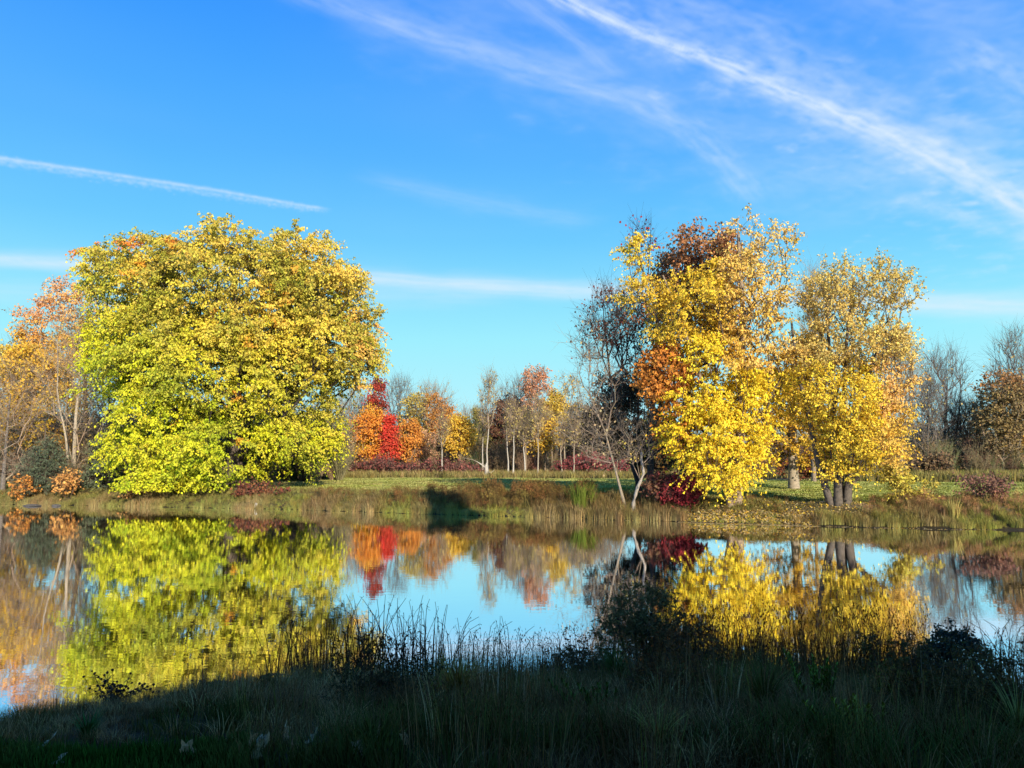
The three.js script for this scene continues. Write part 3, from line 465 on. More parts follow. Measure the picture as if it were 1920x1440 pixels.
for (const [px, D, top, kind, hw, low, label] of far) {
  const k = kinds[kind], ht = (low - top) / 2, cy = (low + top) / 2, cone = k.cone ? (885 - top) * D / FOC : 0;
  tree(k.cone && kind === 'conifer' ? 'conifer_tree' : 'maple_tree', label, {
    px, D, top: top + ht * 0.4, r: 0.13, fork: 1.5, n: k.n, leaves: k.leaves * 1.1, gap: [0.6, -0.10], size: 0.20, wide: k.wide ?? 0.85, twig: 0.9, scatter: 0.3, bark: k.tall ? B.pale : B.tan, limb: B.tan, tip: 0.014, cone, up: 0.5, steep: 1, colour: k.colour, floor: 0.5,
    lobes: k.cone ? [[px, low - ht * 0.55, hw * 1.25, ht * 0.6, hw * D / FOC], [px, top + ht * 0.75, hw * 1.0, ht * 0.75, hw * D / FOC * 0.8]] : [[px, cy, hw, ht, hw * D / FOC], [px - hw * 0.4, cy + ht * 0.35, hw * 0.6, ht * 0.55, hw * D / FOC * 0.7], [px + hw * 0.35, cy - ht * 0.2, hw * 0.6, ht * 0.6, hw * D / FOC * 0.7]],
  });
}
// slim pale-stemmed and leafless trees behind the meadow: [px, D, top, half width, bark, label]
const bare = [
  [748, 100, 712, 26, 'grey', 'bare grey tree above the scarlet maple'], [660, 96, 735, 34, 'tan', 'bare twiggy tree just right of the great maple'], [812, 104, 728, 40, 'tan', 'bare grey brown tree above the orange brown crown'],
  [829, 84, 800, 12, 'white', 'slim pale trunk leaning right, left of the small golden tree'], [914, 86, 722, 26, 'white', 'slim pale tree with bare top left of the maroon crown'], [905, 88, 790, 12, 'white', 'thin pale stem close left of the slim tree with bare top'],
  [953, 86, 780, 14, 'white', 'pale stem leaning left at the middle of the meadow edge'], [962, 82, 770, 12, 'white', 'straight pale stem below the maroon crown'], [968, 100, 715, 34, 'grey', 'bare forked tree above the maroon crown'],
  [985, 84, 790, 16, 'white', 'pale forked stem right of the straight pale one'], [1008, 82, 770, 14, 'pale', 'cream stem under the salmon pink tree'], [1027, 90, 800, 14, 'pale', 'short cream stem right of the salmon pink tree'],
  [1075, 84, 800, 14, 'pale', 'yellowish stem left of the leaning bare tree'], [1054, 85, 810, 12, 'pale', 'yellowish stem furthest left of the pair below the pale yellow leaves'], [1100, 90, 790, 18, 'pale', 'pale thin tree behind the leaning bare tree'],
  [1768, 78, 660, 42, 'grey', 'large bare tree right of the yellow trees'], [1735, 74, 720, 34, 'grey', 'smaller bare tree close to the right yellow crown'], [1905, 74, 625, 40, 'grey', 'tall bare tree at the right edge above the oak'],
  [1810, 76, 760, 40, 'brown', 'brown twiggy tree between the bare tree and the oak'], [1690, 62, 640, 28, 'tan', 'thin bare crown showing at the right of the yellow foliage'], [1525, 60, 500, 20, 'tan', 'bare tip rising between the two yellow crowns'],
  [40, 76, 630, 36, 'grey', 'bare crown at the upper left edge'], [1930, 80, 720, 46, 'brown', 'brown twiggy tree cut by the right edge'], [1130, 92, 770, 40, 'tan', 'bare tan tree behind the blackish evergreen'], [880, 108, 770, 40, 'tan', 'distant bare tree in the dip of the wood'],
];
for (const [px, D, top, hw, bk, label] of bare) {
  const slim = bk === 'white' || bk === 'pale', ht = (868 - top) / 2, low = slim ? lerp(top, 868, 0.62) : 850;
  tree('bare_tree', label, { px, D, trunks: [[px, px + hw * 0.3 * Math.sin(px), lerp(top, 868, 0.25), slim ? 0.10 : 0.15]], fork: slim ? 3 : 1.2, n: Math.round(30 + hw * (slim ? 4 : 5.5)), leaves: slim ? 2 : 0.6, size: 0.2, twig: slim ? 0.8 : 1.2, fine: 2, bark: B[bk], limb: slim ? B.tan : B[bk], tip: slim ? 0.013 : 0.016, up: 0.8, steep: 1.4,
    lobes: slim ? [[px, (top + low) / 2 - 14, hw * 0.6, (low - top) / 2 + 14, hw * D / FOC * 0.7], [px + hw * 0.3, top + 10, hw * 0.45, (low - top) * 0.35 + 10, hw * D / FOC * 0.6]] : [[px, (top + low) / 2, hw * 0.8, (low - top) / 2, hw * D / FOC], [px, top + (low - top) * 0.3, hw, (low - top) * 0.3, hw * D / FOC]], colour: () => mix3(C.olive, C.straw, 0.5) });
}
// shrubs: [name, px, D, half width px, top py, base py, colour, leaves, label, n]
const shrubs = [
  ['shrub', 1280, 36.5, 38, 893, 942, (r) => mix3([0.34, 0.03, 0.04], C.wine, 0.8 * r()), 22, 'crimson shrub on the far bank at the foot of the tall yellow tree', 170, 0.13],
  ['shrub', 1238, 37, 24, 895, 938, (r) => mix3(C.wine, C.brown, r()), 24, 'wine brown shrub beside the crimson one, on its left', 80, 0.13],
  ['shrub', 1840, 33.5, 44, 890, 940, (r) => mix3([0.20, 0.085, 0.06], [0.36, 0.19, 0.12], r()), 9, 'sparse reddish shrub on the far bank at the right', 130, 0.10],
  ['shrub', 1688, 34, 34, 868, 935, (r) => mix3(C.olive, C.lime, 0.4 * r()), 20, 'small yellow green shrub right of the four stemmed tree', 110, 0.10],
  ['shrub', 130, 50.5, 27, 882, 932, (r) => mix3(mix3(C.orange, C.brown, 0.5), C.peach, r() * 0.6), 9, 'low orange bush around the foot of the pale forked tree', 85, 0.16],
  ['shrub', 45, 50.5, 16, 898, 928, (r) => mix3(C.orange, C.brown, 0.3 + 0.3 * r()), 18, 'rusty low bush at the far left shore', 36, 0.16],
  ['shrub', 275, 50, 26, 885, 938, (r) => mix3(C.peach, C.rust, 0.5 * r()), 24, 'peach and rust bush at the left foot of the great maple', 80, 0.17],
  ['shrub', 490, 48, 40, 910, 938, (r) => mix3(mix3(C.rust, C.brown, 0.4), C.wine, r()), 10, 'rusty low bush under the right side of the great maple', 90, 0.15],
  ['shrub', 1740, 66, 40, 850, 888, (r) => mix3(C.brown, C.straw, 0.4 * r()), 16, 'tan brush below the large bare tree at the right', 120, 0.2],
  ['shrub', 1330, 62, 40, 862, 900, (r) => mix3(C.wine, C.rust, r()), 20, 'wine coloured shrub seen behind the tall yellow tree', 110, 0.2],
  ['shrub', 1520, 62, 44, 858, 898, (r) => mix3(C.wine, C.rust, r()), 18, 'wine coloured shrub seen between the two pale trunks', 110, 0.2],
];
shrubs.push(['brush', 20, 54, 46, 858, 925, () => C.brown, 2.5, 'grey brown tangle of twigs at the far left shore', 190, 0.13], ['brush', 112, 53.2, 42, 858, 925, () => mix3(C.brown, C.straw, 0.4), 2.5, 'tan tangle of twigs around the pale forked trunk', 170, 0.13], ['brush', 180, 55, 46, 835, 925, () => mix3(C.brown, C.olive, 0.3), 3, 'brown tangle of twigs between the pale trunk and the broad spruce', 220, 0.13], ['brush', 262, 54, 40, 850, 930, () => C.brown, 3, 'brown tangle of twigs at the left foot of the great maple', 170, 0.13]);
const sumac = [[655, 'leftmost'], [700, 'second from the left'], [742, 'third from the left'], [785, 'fourth from the left'], [828, 'fifth from the left'], [872, 'sixth from the left'], [1075, 'pinkish, left'], [1115, 'pinkish, middle'], [1150, 'pinkish, right']];
sumac.forEach(([px, w], i) => shrubs.push(['sumac_shrub', px, 86 - (i % 3), px > 1000 ? 34 : 40, [866, 850, 860, 872, 858, 870, 862, 850, 864][i], 888, px > 1000 ? (r) => mix3([0.42, 0.10, 0.10], C.wine, r() * 0.7) : (r) => mix3(C.wine, pick(r, [[[0.36, 0.13, 0.10], 2], [[0.30, 0.18, 0.12], 2]]), r()), 9, px > 1000 ? w + ' one of three pinkish red sumac shrubs behind the meadow' : w + ' of six burgundy sumac shrubs in a row behind the meadow', 120, 0.19]));
for (const [name, px, D, hw, top, low, colour, leaves, label, n, size] of shrubs) tree(name, label, { category: 'shrub', px, D, trunks: [-0.3, 0.05, 0.35].map((k) => [px + k * hw * 0.3, px + k * hw * 1.2, lerp(top, low, 0.45), 0.02]), limb: name === 'brush' ? [0.30, 0.235, 0.17] : B.brown, twigs: name === 'brush' ? 5 : 3, fork: 0.1, n, leaves, size, twig: size * 3.2, fine: 1, scatter: size * 1.0, bark: B.brown, tip: 0.005 * size * 10, floor: 0.08, up: 0.3, colour,
  lobes: Array.from({ length: 7 }, (_, k) => { const q = R(px * 3 + k), e = gauss(q) * 0.75, t = 0.25 + 0.55 * q(); return [px + e * hw, lerp(low, top, t * (1 - 0.35 * e * e)), hw * (0.28 + 0.3 * q()), (low - top) * (0.2 + 0.16 * q()), hw * D / FOC * (0.35 + 0.3 * q())]; }) });

// the wood behind, one brown mass of brush; a row of dark trees behind the camera shades the near bank
function instances(name, label, category, geo, mat, list, kind = 'stuff') {
  const o = new THREE.InstancedMesh(geo, mat, list.length), m = new THREE.Matrix4(), q = new THREE.Quaternion(), e = new THREE.Euler(), c = new THREE.Color();
  list.forEach(([x, y, z, ry, sx, sy, col, tilt = 0, tz = 0], i) => { m.compose(V(x, y, z), q.setFromEuler(e.set(tilt, ry, tz)), V(sx, sy, sx)); o.setMatrixAt(i, m); o.setColorAt(i, c.setRGB(...col)); });
  o.name = numbered(name); o.castShadow = o.receiveShadow = true; scene.add(o); return tag(o, label, category, null, kind);
}
{
  const r = R(71), b = new MB();      // a brush clump, one unit high, with twigs and dead leaves
  for (let i = 0; i < 34; i++) { const a = r() * 6.28, l = 0.4 + 0.6 * r(), t = 0.1 + 0.5 * r(), tip = [Math.cos(a) * l * t, l, Math.sin(a) * l * t]; b.limb([tip[0] * 0.1, 0, tip[2] * 0.1], tip, 0.006, 0.003, 3, [1, 1, 1]);
    for (let k = 0; k < 5; k++) { const s = 0.3 + 0.7 * r(), p = [tip[0] * s, tip[1] * s, tip[2] * s], d = [gauss(r) * 0.25, 0.1 + 0.2 * r(), gauss(r) * 0.25]; b.limb(p, [p[0] + d[0], p[1] + d[1], p[2] + d[2]], 0.004, 0.0015, 3, [1, 1, 1]);
      for (let f = 0; f < 3; f++) b.leaf(p[0] + d[0] * r() + gauss(r) * 0.06, p[1] + d[1] * r(), p[2] + d[2] * r() + gauss(r) * 0.06, [gauss(r), -0.4, gauss(r)], [r(), 0.2, r()], 0.045, 0.04, 0.1, jit([1.1, 1.05, 0.9], r, 0.3)); } }
  const g = b.geometry(), list = [], tones = [[0.26, 0.19, 0.12], [0.32, 0.24, 0.14], [0.22, 0.20, 0.10], [0.17, 0.20, 0.085], [0.36, 0.27, 0.15], [0.26, 0.14, 0.10]];
  for (let i = 0; i < 1300; i++) { const px = -200 + 2320 * r(), deep = r(), right = px > 1560, D = (right ? 70 : px < 640 ? 63 : 90) + deep * 28, [x, y, z] = G(px, D), h = (right ? 3.6 : px < 640 ? 5 : 4.2) * (0.5 + 0.9 * r()) * (0.7 + 0.5 * deep); list.push([x, y - 0.1, z, r() * 6.28, h * 0.9, h, jit(pick(r, tones.map((t) => [t, 1])), r, 0.2)]); }
  instances('background_brush', 'brown mass of brush in the wood behind the meadow', 'brush', g, twigMat, list);
}
{
  const r = R(5), lv = new MB(), tr = new MB();
  tr.tube([[0, -0.2, 0], [0.1, 3, 0], [0, 9.6, 0.1]], [0.25, 0.2, 0.04], 8, B.dark);
  for (let i = 0; i < 9000; i++) { const y = 0.2 + 10.0 * r() ** 1.25, w = 2.9 * (1 - (y / 10.6) ** 2.2) + 0.15, a = r() * 6.28, q = Math.sqrt(r()) * w; let d = [gauss(r), gauss(r), gauss(r)]; const l = Math.hypot(...d) || 1; d = d.map((v) => v / l); let s = [d[1], -d[0], 0.3 * r()]; const sl = Math.hypot(...s) || 1; lv.leaf(Math.cos(a) * q, y, Math.sin(a) * q, d, s.map((v) => v / sl), 0.5, 0.42, 0.1, jit([0.06, 0.07, 0.03], r, 0.3)); }
  const first = thing('shade_tree', [0, 0, 0], 'dense dark tree in the row behind the viewer', 'tree', 'row of trees behind the viewer'); part('trunk', tr.geometry(), barkMat, first); part('crown', lv.geometry(), leafMat, first);
  let k = 0;
  for (let x = -28; x <= 40; x += 3.4) for (const z of [10, 13.5]) { const o = k++ ? first.clone() : first; if (o !== first) { o.name = numbered('shade_tree'); scene.add(o); } const X = x + r() * 1 + (z > 11 ? 1.7 : 0), Z = z + r(); const s = 0.90 + 0.12 * r(); o.position.set(X, ground(X, Z) - 0.1, Z); o.scale.set(s * 1.05, s * (z > 11 ? 0.98 : 1.0), s * 1.05); o.rotation.y = r() * 6; }
  const o = first.clone(); o.name = numbered('shade_tree'); scene.add(o); o.position.set(17.2, ground(17.2, 10), 10); o.scale.set(1.0, 2.02, 1.0); tag(o, 'tallest dark tree in the row behind the viewer', 'tree'); delete o.userData.group;
}

// ---------------------------------------------------------------- grasses of the far side
function tuft(seed, n, spread, lean, w, seg = 3, heads = 0) {
  const r = R(seed), b = new MB(), fl = heads < 0.6 ? [0.045, 0.014] : [0.09, 0.03];
  for (let i = 0; i < n; i++) { const a = r() * 6.283, q = Math.sqrt(r()) * spread, h = 0.55 + 0.5 * r(), k = 0.75 + 0.5 * r(), c = [k * (0.95 + 0.1 * r()), k, k * (0.85 + 0.25 * r())]; b.blade(Math.cos(a) * q, -0.02, Math.sin(a) * q, a + gauss(r) * 0.7, h, w * (0.7 + 0.6 * r()), lean * (0.3 + r()), seg, c, [c[0] * 1.15, c[1] * 1.1, c[2] * 1.1]);
    if (heads && r() < heads) for (let f = 0; f < 5; f++) b.leaf(Math.cos(a) * q + gauss(r) * 0.05 + Math.cos(a) * h * lean * 0.15, h * (0.82 + 0.16 * r()), Math.sin(a) * q + gauss(r) * 0.05 + Math.sin(a) * h * lean * 0.15, [gauss(r) * 0.5, 0.8, gauss(r) * 0.5], [0.8, gauss(r) * 0.3, 0.5], fl[0], fl[1], 0.1, [k * 1.1, k * 0.95, k * 0.8]); }
  return b.geometry();
}
{
  const r = R(11), shore = [], weeds = [], dry = [], edge = [], litter = [];
  const green = [0.22, 0.24, 0.06], straw = [0.32, 0.24, 0.10], brown = [0.20, 0.135, 0.055], olive = [0.24, 0.22, 0.06];
  for (let i = 0; i < 5200; i++) {          // shoreline sedge
    const px = -150 + 2220 * r(), x0 = (px - 960) / FOC * 42, d = 0.02 + 2.6 * r() ** 1.5; if ((px > 1285 && px < 1530 && r() < 0.6) || (px > 1480 && px < 1640 && d > 1.1)) continue; let z = zFar(x0 * 1) - d, x = (px - 960) / FOC * -z; z = zFar(x) - d; x = (px - 960) / FOC * -z;
    const n = noise(x * 0.45, 4), bare_ = px > 1280 && px < 1520 ? 0.55 : 1, h = (px < 540 ? 0.34 : 0.42) * (0.5 + 0.9 * r()) * (1 + 0.9 * n + 0.7 * noise(x * 1.7, 6)) * bare_;
    shore.push([x, ground(x, z), z, r() * 6.28, h * 1.1, h, jit(px < 520 ? mix3(mix3(green, olive, r()), straw, clamp(0.45 + n * 1.5)) : mix3(mix3(green, [0.34, 0.30, 0.06], r()), mix3(straw, brown, r()), clamp(0.45 + n * 2.2 + noise(x * 2.3, 9) * 0.8)), r, 0.3)]);
  }
  for (let i = 0; i < 2000; i++) {           // tall brown weeds
    const band = pick(r, [[[560, 760, 0.36], 2], [[740, 905, 0.62], 1.3], [[870, 1110, 0.85], 3.2], [[1290, 1500, 0.35], 0.8], [[1640, 1960, 0.5], 3], [[1100, 1290, 0.4], 1]]), px = band[0] + (band[1] - band[0]) * r(), d = 1.2 + 3.6 * r(); let x = (px - 960) / FOC * 42, z = zFar(x) - d; x = (px - 960) / FOC * -z; z = zFar(x) - d;
    const h = band[2] * (0.35 + 0.8 * r()) * (1 + 0.6 * noise(x * 1.1, 12) + 0.4 * noise(x * 3.1, 15));
    weeds.push([x, ground(x, z), z, r() * 6.28, h * 0.9, h, jit(px > 1580 ? mix3([0.30, 0.165, 0.09], straw, r() * 0.8) : mix3([0.13, 0.085, 0.035], pick(r, [[olive, 1], [straw, 1], [[0.20, 0.10, 0.045], 1.5]]), r() * 0.8), r, 0.2)]);
  }
  for (let i = 0; i < 4200; i++) {           // dry strip in front of the wood
    const px = 560 + 1420 * r(), right = px > 1560, D = (right ? 60 : 76) + (right ? 9 : 14) * r(), [x, y, z] = G(px, D), h = (right ? 0.9 : 0.75) * (0.5 + 0.8 * r());
    dry.push([x, y, z, r() * 6.28, h * 1.2, h, jit(right ? mix3([0.24, 0.24, 0.06], straw, r()) : mix3(straw, olive, r() * 0.8), r, 0.2)]);
  }
  const mown = [];
  for (let i = 0; i < 26000; i++) {          // mown meadow
    const D = 38 + 42 * r(), x = (r() * 2 - 1) * D * 0.74 + 0, z = -D; if (zone(x, z) !== 'meadow') continue; const n = noise(x * 0.13, z * 0.3), n2 = noise(x * 0.9, z * 0.5);
    mown.push([x, ground(x, z), z, r() * 6.28, 0.55, 0.07 + 0.05 * r(), jit(mix3(mix3([0.34, 0.40, 0.08], [0.46, 0.45, 0.14], clamp(0.5 + n2)), [0.42, 0.34, 0.14], clamp(0.3 + 0.9 * n) * smooth((8 - x) / 12) * 0.7), r, 0.15)]);
  }
  instances('meadow_grass', 'mown grass of the meadow beyond the far bank', 'grass', tuft(9, 40, 0.75, 0.4, 0.10, 1), grassMat, mown);
  for (let i = 0; i < 5200; i++) {           // rough low grass on the bank top and the meadow's near edge
    const px = -150 + 2220 * r(), d = 1.5 + 5.5 * r(); let x = (px - 960) / FOC * 45, z = zFar(x) - d; x = (px - 960) / FOC * -z; z = zFar(x) - d; if (px > 1480 && px < 1900 && r() < 0.85) continue;
    edge.push([x, ground(x, z), z, r() * 6.28, 0.3 + 0.2 * r(), 0.10 + 0.16 * r(), jit(mix3(olive, mix3(straw, green, r()), r()), r, 0.25)]);
  }
  instances('shore_sedge', 'sedge and grass along the far waterline', 'grass', tuft(1, 30, 0.36, 1.3, 0.022, 3), grassMat, shore);
  instances('tall_weeds', 'tall brown weeds standing on the far bank', 'weeds', tuft(2, 20, 0.30, 0.35, 0.022, 3, 0.9), grassMat, weeds);
  instances('dry_grass', 'strip of dry grass between the meadow and the wood', 'grass', tuft(3, 18, 0.35, 0.7, 0.05), grassMat, dry);
  instances('rough_grass', 'low rough grass on top of the far bank', 'grass', tuft(4, 22, 0.45, 1.1, 0.045), grassMat, edge);
  // fallen yellow leaves on the bank and drifting at the waterline
  const b = new MB(); b.leaf(-0.5, 0, 0, [1, 0, 0], [0, 0, 1], 1, 0.8, 0.12, [1, 1, 1]);
  for (let i = 0; i < 6000; i++) {
    const k = r(); let px, d, y;
    if (k < 0.5) { px = 1270 + 270 * r(); d = -0.45 + 2.0 * r() ** 0.9; } else if (k < 0.55) { px = 1000 + 900 * r(); d = -0.1 + 0.2 * r(); } else { px = 1200 + 520 * r(); d = 0.4 + 3.5 * r(); }
    let x = (px - 960) / FOC * 36, z = zFar(x) - d; x = (px - 960) / FOC * -z; z = zFar(x) - d; y = Math.max(0.008, ground(x, z) + 0.015 + (d > 0.3 ? 0.05 * r() : 0)); const s = 0.07 + 0.05 * r();
    litter.push([x, y, z, r() * 6.28, s, s, jit(pick(r, [[C.gold, 2], [[0.5, 0.34, 0.08], 2], [C.straw, 3], [[0.6, 0.48, 0.22], 2]]), r, 0.2), (r() - 0.5) * (d > 0.2 ? 1.4 : 0.2), (r() - 0.5) * (d > 0.2 ? 1.4 : 0.2)]);
  }
  instances('leaf_litter', 'yellow leaves strewn on the far bank and along its waterline', 'fallen leaves', b.geometry(), leafMat, litter);
}
// pale snag, far rock
{
  const g = G(912, 80), T = thing('dead_snag', g, 'bleached broken stump with a fallen limb at the far edge of the meadow', 'stump'), t = new MB(), u = new MB();
  t.tube([[0, -0.1, 0], [0.05, 0.6, 0], [-0.02, 1.1, 0.05], [0.1, 1.55, 0]], [0.28, 0.2, 0.16, 0.04], 9, B.white, 0.5);
  u.tube([[0, 0.9, 0], [-0.5, 1.25, 0.1], [-1.0, 1.6, 0.1]], [0.08, 0.06, 0.02], 6, B.white); u.tube([[0.1, 0.5, 0], [0.5, 0.45, 0.2], [0.8, 0.7, 0.2]], [0.08, 0.05, 0.02], 6, B.white); u.tube([[-0.2, 1.2, 0], [-1.4, 1.75, -0.2], [-2.4, 1.95, -0.3]], [0.04, 0.03, 0.01], 5, B.pale);
  part('trunk', t.geometry(), barkMat, T); part('limb', u.geometry(), barkMat, T);
  const stone = (px, py, s, label, c, seed, lift = 0.3) => { const [x, z] = onWater(px, py), ge = new THREE.IcosahedronGeometry(1, 3), p = ge.attributes.position, q = R(seed); for (let i = 0; i < p.count; i++) { const v = V(p.getX(i), p.getY(i), p.getZ(i)), k = 1 + 0.35 * noise(v.x * 1.3 + seed, v.y * 1.3, v.z * 1.3) + 0.1 * noise(v.x * 4, v.y * 4 + seed, v.z * 4); p.setXYZ(i, v.x * k * s[0], v.y * k * s[1], v.z * k * s[2]); } ge.computeVertexNormals(); const m = new THREE.MeshStandardMaterial({ color: new THREE.Color(...c), roughness: 0.95, map: barkMap }); m.name = 'stone'; const o = part(numbered('rock'), ge, m, scene); o.position.set(x, s[1] * lift, z); tag(o, label, 'rock'); };
  stone(480, 954, [0.11, 0.20, 0.10], 'small upright white rock at the water under the great maple', [0.7, 0.66, 0.58], 3, 0.6);
  stone(60, 949, [0.5, 0.09, 0.2], 'flat dark rock at the left waterline', [0.09, 0.08, 0.07], 8, 0.5);
  stone(105, 949, [0.3, 0.07, 0.15], 'second flat dark rock right of the longer one at the left waterline', [0.11, 0.1, 0.09], 12, 0.5);
  stone(1655, 985, [0.16, 0.2, 0.14], 'dark boulder in the sedge right of the four stemmed tree', [0.06, 0.05, 0.045], 21, 0.6);
}

// ---------------------------------------------------------------- the near bank, in shade
{
  const r = R(23), lawn = [], mat_ = [], green = [], stems = [], edge = [];
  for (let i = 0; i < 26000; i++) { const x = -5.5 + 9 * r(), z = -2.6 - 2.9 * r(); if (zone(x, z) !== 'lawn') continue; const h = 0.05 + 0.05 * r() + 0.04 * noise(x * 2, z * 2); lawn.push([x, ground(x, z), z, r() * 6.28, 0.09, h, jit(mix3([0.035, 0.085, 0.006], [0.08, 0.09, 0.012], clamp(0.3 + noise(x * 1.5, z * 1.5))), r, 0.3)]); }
  for (let i = 0; i < 9000; i++) {
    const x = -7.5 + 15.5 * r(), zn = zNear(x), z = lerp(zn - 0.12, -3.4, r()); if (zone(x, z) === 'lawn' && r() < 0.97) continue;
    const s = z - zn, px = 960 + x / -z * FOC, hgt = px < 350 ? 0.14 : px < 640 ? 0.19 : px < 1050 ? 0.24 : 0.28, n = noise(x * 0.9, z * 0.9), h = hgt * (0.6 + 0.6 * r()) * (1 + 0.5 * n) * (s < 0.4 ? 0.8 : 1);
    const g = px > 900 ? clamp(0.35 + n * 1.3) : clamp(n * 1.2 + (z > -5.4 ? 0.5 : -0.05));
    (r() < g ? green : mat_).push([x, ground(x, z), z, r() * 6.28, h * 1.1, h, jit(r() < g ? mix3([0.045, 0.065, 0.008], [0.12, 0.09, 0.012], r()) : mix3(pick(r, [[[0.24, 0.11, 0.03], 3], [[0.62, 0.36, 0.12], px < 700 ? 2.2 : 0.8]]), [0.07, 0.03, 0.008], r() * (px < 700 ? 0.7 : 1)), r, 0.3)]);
  }
  for (let i = 0; i < 2300; i++) {            // dead standing stems, right of the middle
    const px = pick(r, [[1240 + 460 * r(), 3], [1000 + 260 * r(), 1.3], [1680 + 260 * r(), 1.5], [540 + 500 * r(), 2.6], [120 + 450 * r(), 1.2]]); let x = (px - 960) / FOC * 8, z = zNear(x) + (-0.25 + 1.5 * r() ** 1.3); x = (px - 960) / FOC * -z;
    const h = (px > 1200 && px < 1700 ? 0.95 : px < 560 ? 0.30 : px < 1040 ? 0.62 : 0.72) * (0.45 + 0.75 * r()); stems.push([x, Math.max(-0.05, ground(x, z)), z, r() * 6.28, h * 0.8, h, jit(px > 1200 ? mix3([0.34, 0.18, 0.05], [0.07, 0.035, 0.012], r() ** 0.5) : mix3([0.13, 0.07, 0.03], [0.05, 0.03, 0.015], r()), r, 0.2)]);
  }
  const weeds = [];
  for (let i = 0; i < 2100; i++) {           // brown forbs standing in patches among the long grass
    const x = -4.5 + 11.9 * r(), z = lerp(zNear(x), -3.9, r()), n = noise(x * 1.4 + 7, z * 1.4) - 0.5 * smooth((0.5 - x) / 4.5); if (n < 0.0 || zone(x, z) === 'lawn') continue; const h = (0.26 + 0.3 * r()) * (0.8 + 0.8 * n);
    weeds.push([x, ground(x, z), z, r() * 6.28, h * 0.9, h, jit(pick(r, [[[0.34, 0.17, 0.055], 3], [[0.20, 0.09, 0.03], 3], [[0.24, 0.20, 0.04], 2], [[0.55, 0.36, 0.16], 0.8]]), r, 0.3)]);
  }
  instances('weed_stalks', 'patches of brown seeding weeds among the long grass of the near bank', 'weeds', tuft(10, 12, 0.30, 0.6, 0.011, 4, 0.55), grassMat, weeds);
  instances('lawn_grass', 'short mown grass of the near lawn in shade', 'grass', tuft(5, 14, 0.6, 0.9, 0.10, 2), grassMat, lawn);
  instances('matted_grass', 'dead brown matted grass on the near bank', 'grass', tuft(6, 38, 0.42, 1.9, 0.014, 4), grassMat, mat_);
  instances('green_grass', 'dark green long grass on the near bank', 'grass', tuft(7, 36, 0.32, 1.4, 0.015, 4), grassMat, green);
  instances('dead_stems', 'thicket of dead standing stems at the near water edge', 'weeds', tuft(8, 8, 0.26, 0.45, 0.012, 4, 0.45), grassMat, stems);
}
const near = (px, D) => { const x = (px - 960) / FOC * D * cp; return [x, Math.max(-0.08, ground(x, -D)), -D]; };
// reed clumps: every stalk a part
function reeds(label, px0, px1, n, topAt, seed, tone, bend = 0.4, off = 0.15) {
  const r = R(seed), mid = (px0 + px1) / 2, D0 = -zNear((mid - 960) / FOC * 8.8), T = thing('reed_clump', [near(mid, D0)[0], 0, -D0], label, 'reeds');
  for (let i = 0; i < n; i++) {
    const px = lerp(px0, px1, clamp((i + r()) / n + 0.05 * noise(i * 0.23, seed))) + gauss(r) * 8, x0 = (px - 960) / FOC * 8.8, D = -zNear(x0) + off + (r() - 0.6) * 0.55, p = near(px, D), top = at(px, topAt(px) + 150 * r() ** 1.3, D)[1], h = Math.max(0.25, top - p[1]), a = r() * 6.28, lean = (0.05 + 0.34 * r() ** 2) * h, b = new MB(), pts = [], rad = [];
    const hook = r() < bend ? 0.25 + 0.5 * r() : 0.05;
    for (let k = 0; k <= 9; k++) { const t = k / 9, q = t * t * lean, hk = Math.max(0, t - 0.8) / 0.2; pts.push([p[0] + Math.cos(a) * (q + hk * hk * hook * 0.14 * h) - T.position.x, p[1] + h * (t - hk * hk * hook * 0.10), p[2] + Math.sin(a) * (q + hk * hk * hook * 0.14 * h) - T.position.z]); rad.push(lerp(0.0066, 0.0022, t)); }
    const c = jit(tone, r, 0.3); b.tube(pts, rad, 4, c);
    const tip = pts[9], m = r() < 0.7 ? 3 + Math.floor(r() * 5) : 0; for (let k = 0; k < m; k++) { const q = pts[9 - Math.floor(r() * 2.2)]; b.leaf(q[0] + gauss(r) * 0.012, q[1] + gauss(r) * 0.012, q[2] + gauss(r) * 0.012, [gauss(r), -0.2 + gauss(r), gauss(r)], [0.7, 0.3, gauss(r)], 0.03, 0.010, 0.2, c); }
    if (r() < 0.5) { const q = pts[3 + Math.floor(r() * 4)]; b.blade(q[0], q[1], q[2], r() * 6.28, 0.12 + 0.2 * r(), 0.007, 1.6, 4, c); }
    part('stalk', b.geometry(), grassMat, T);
  }
}
const reedTop = (px) => px < 560 ? 1172 - (px - 500) * 0.6 : px < 700 ? 1135 - (px - 560) * 0.2 : px < 800 ? 1115 : px < 900 ? 1115 + (px - 800) * 0.55 : 1180;
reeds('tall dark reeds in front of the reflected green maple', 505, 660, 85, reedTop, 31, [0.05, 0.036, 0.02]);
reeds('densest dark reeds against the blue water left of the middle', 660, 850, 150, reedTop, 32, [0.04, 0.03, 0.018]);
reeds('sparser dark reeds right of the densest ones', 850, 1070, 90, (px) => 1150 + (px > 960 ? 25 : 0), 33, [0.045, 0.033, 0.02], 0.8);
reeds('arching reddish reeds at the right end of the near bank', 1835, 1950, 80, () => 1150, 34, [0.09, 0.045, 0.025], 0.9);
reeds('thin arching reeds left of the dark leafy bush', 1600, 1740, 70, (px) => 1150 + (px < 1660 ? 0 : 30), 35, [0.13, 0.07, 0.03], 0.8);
reeds('tan upright reeds before the reflected yellow tree', 1270, 1640, 150, () => 1150, 36, [0.15, 0.08, 0.03], 0.6);

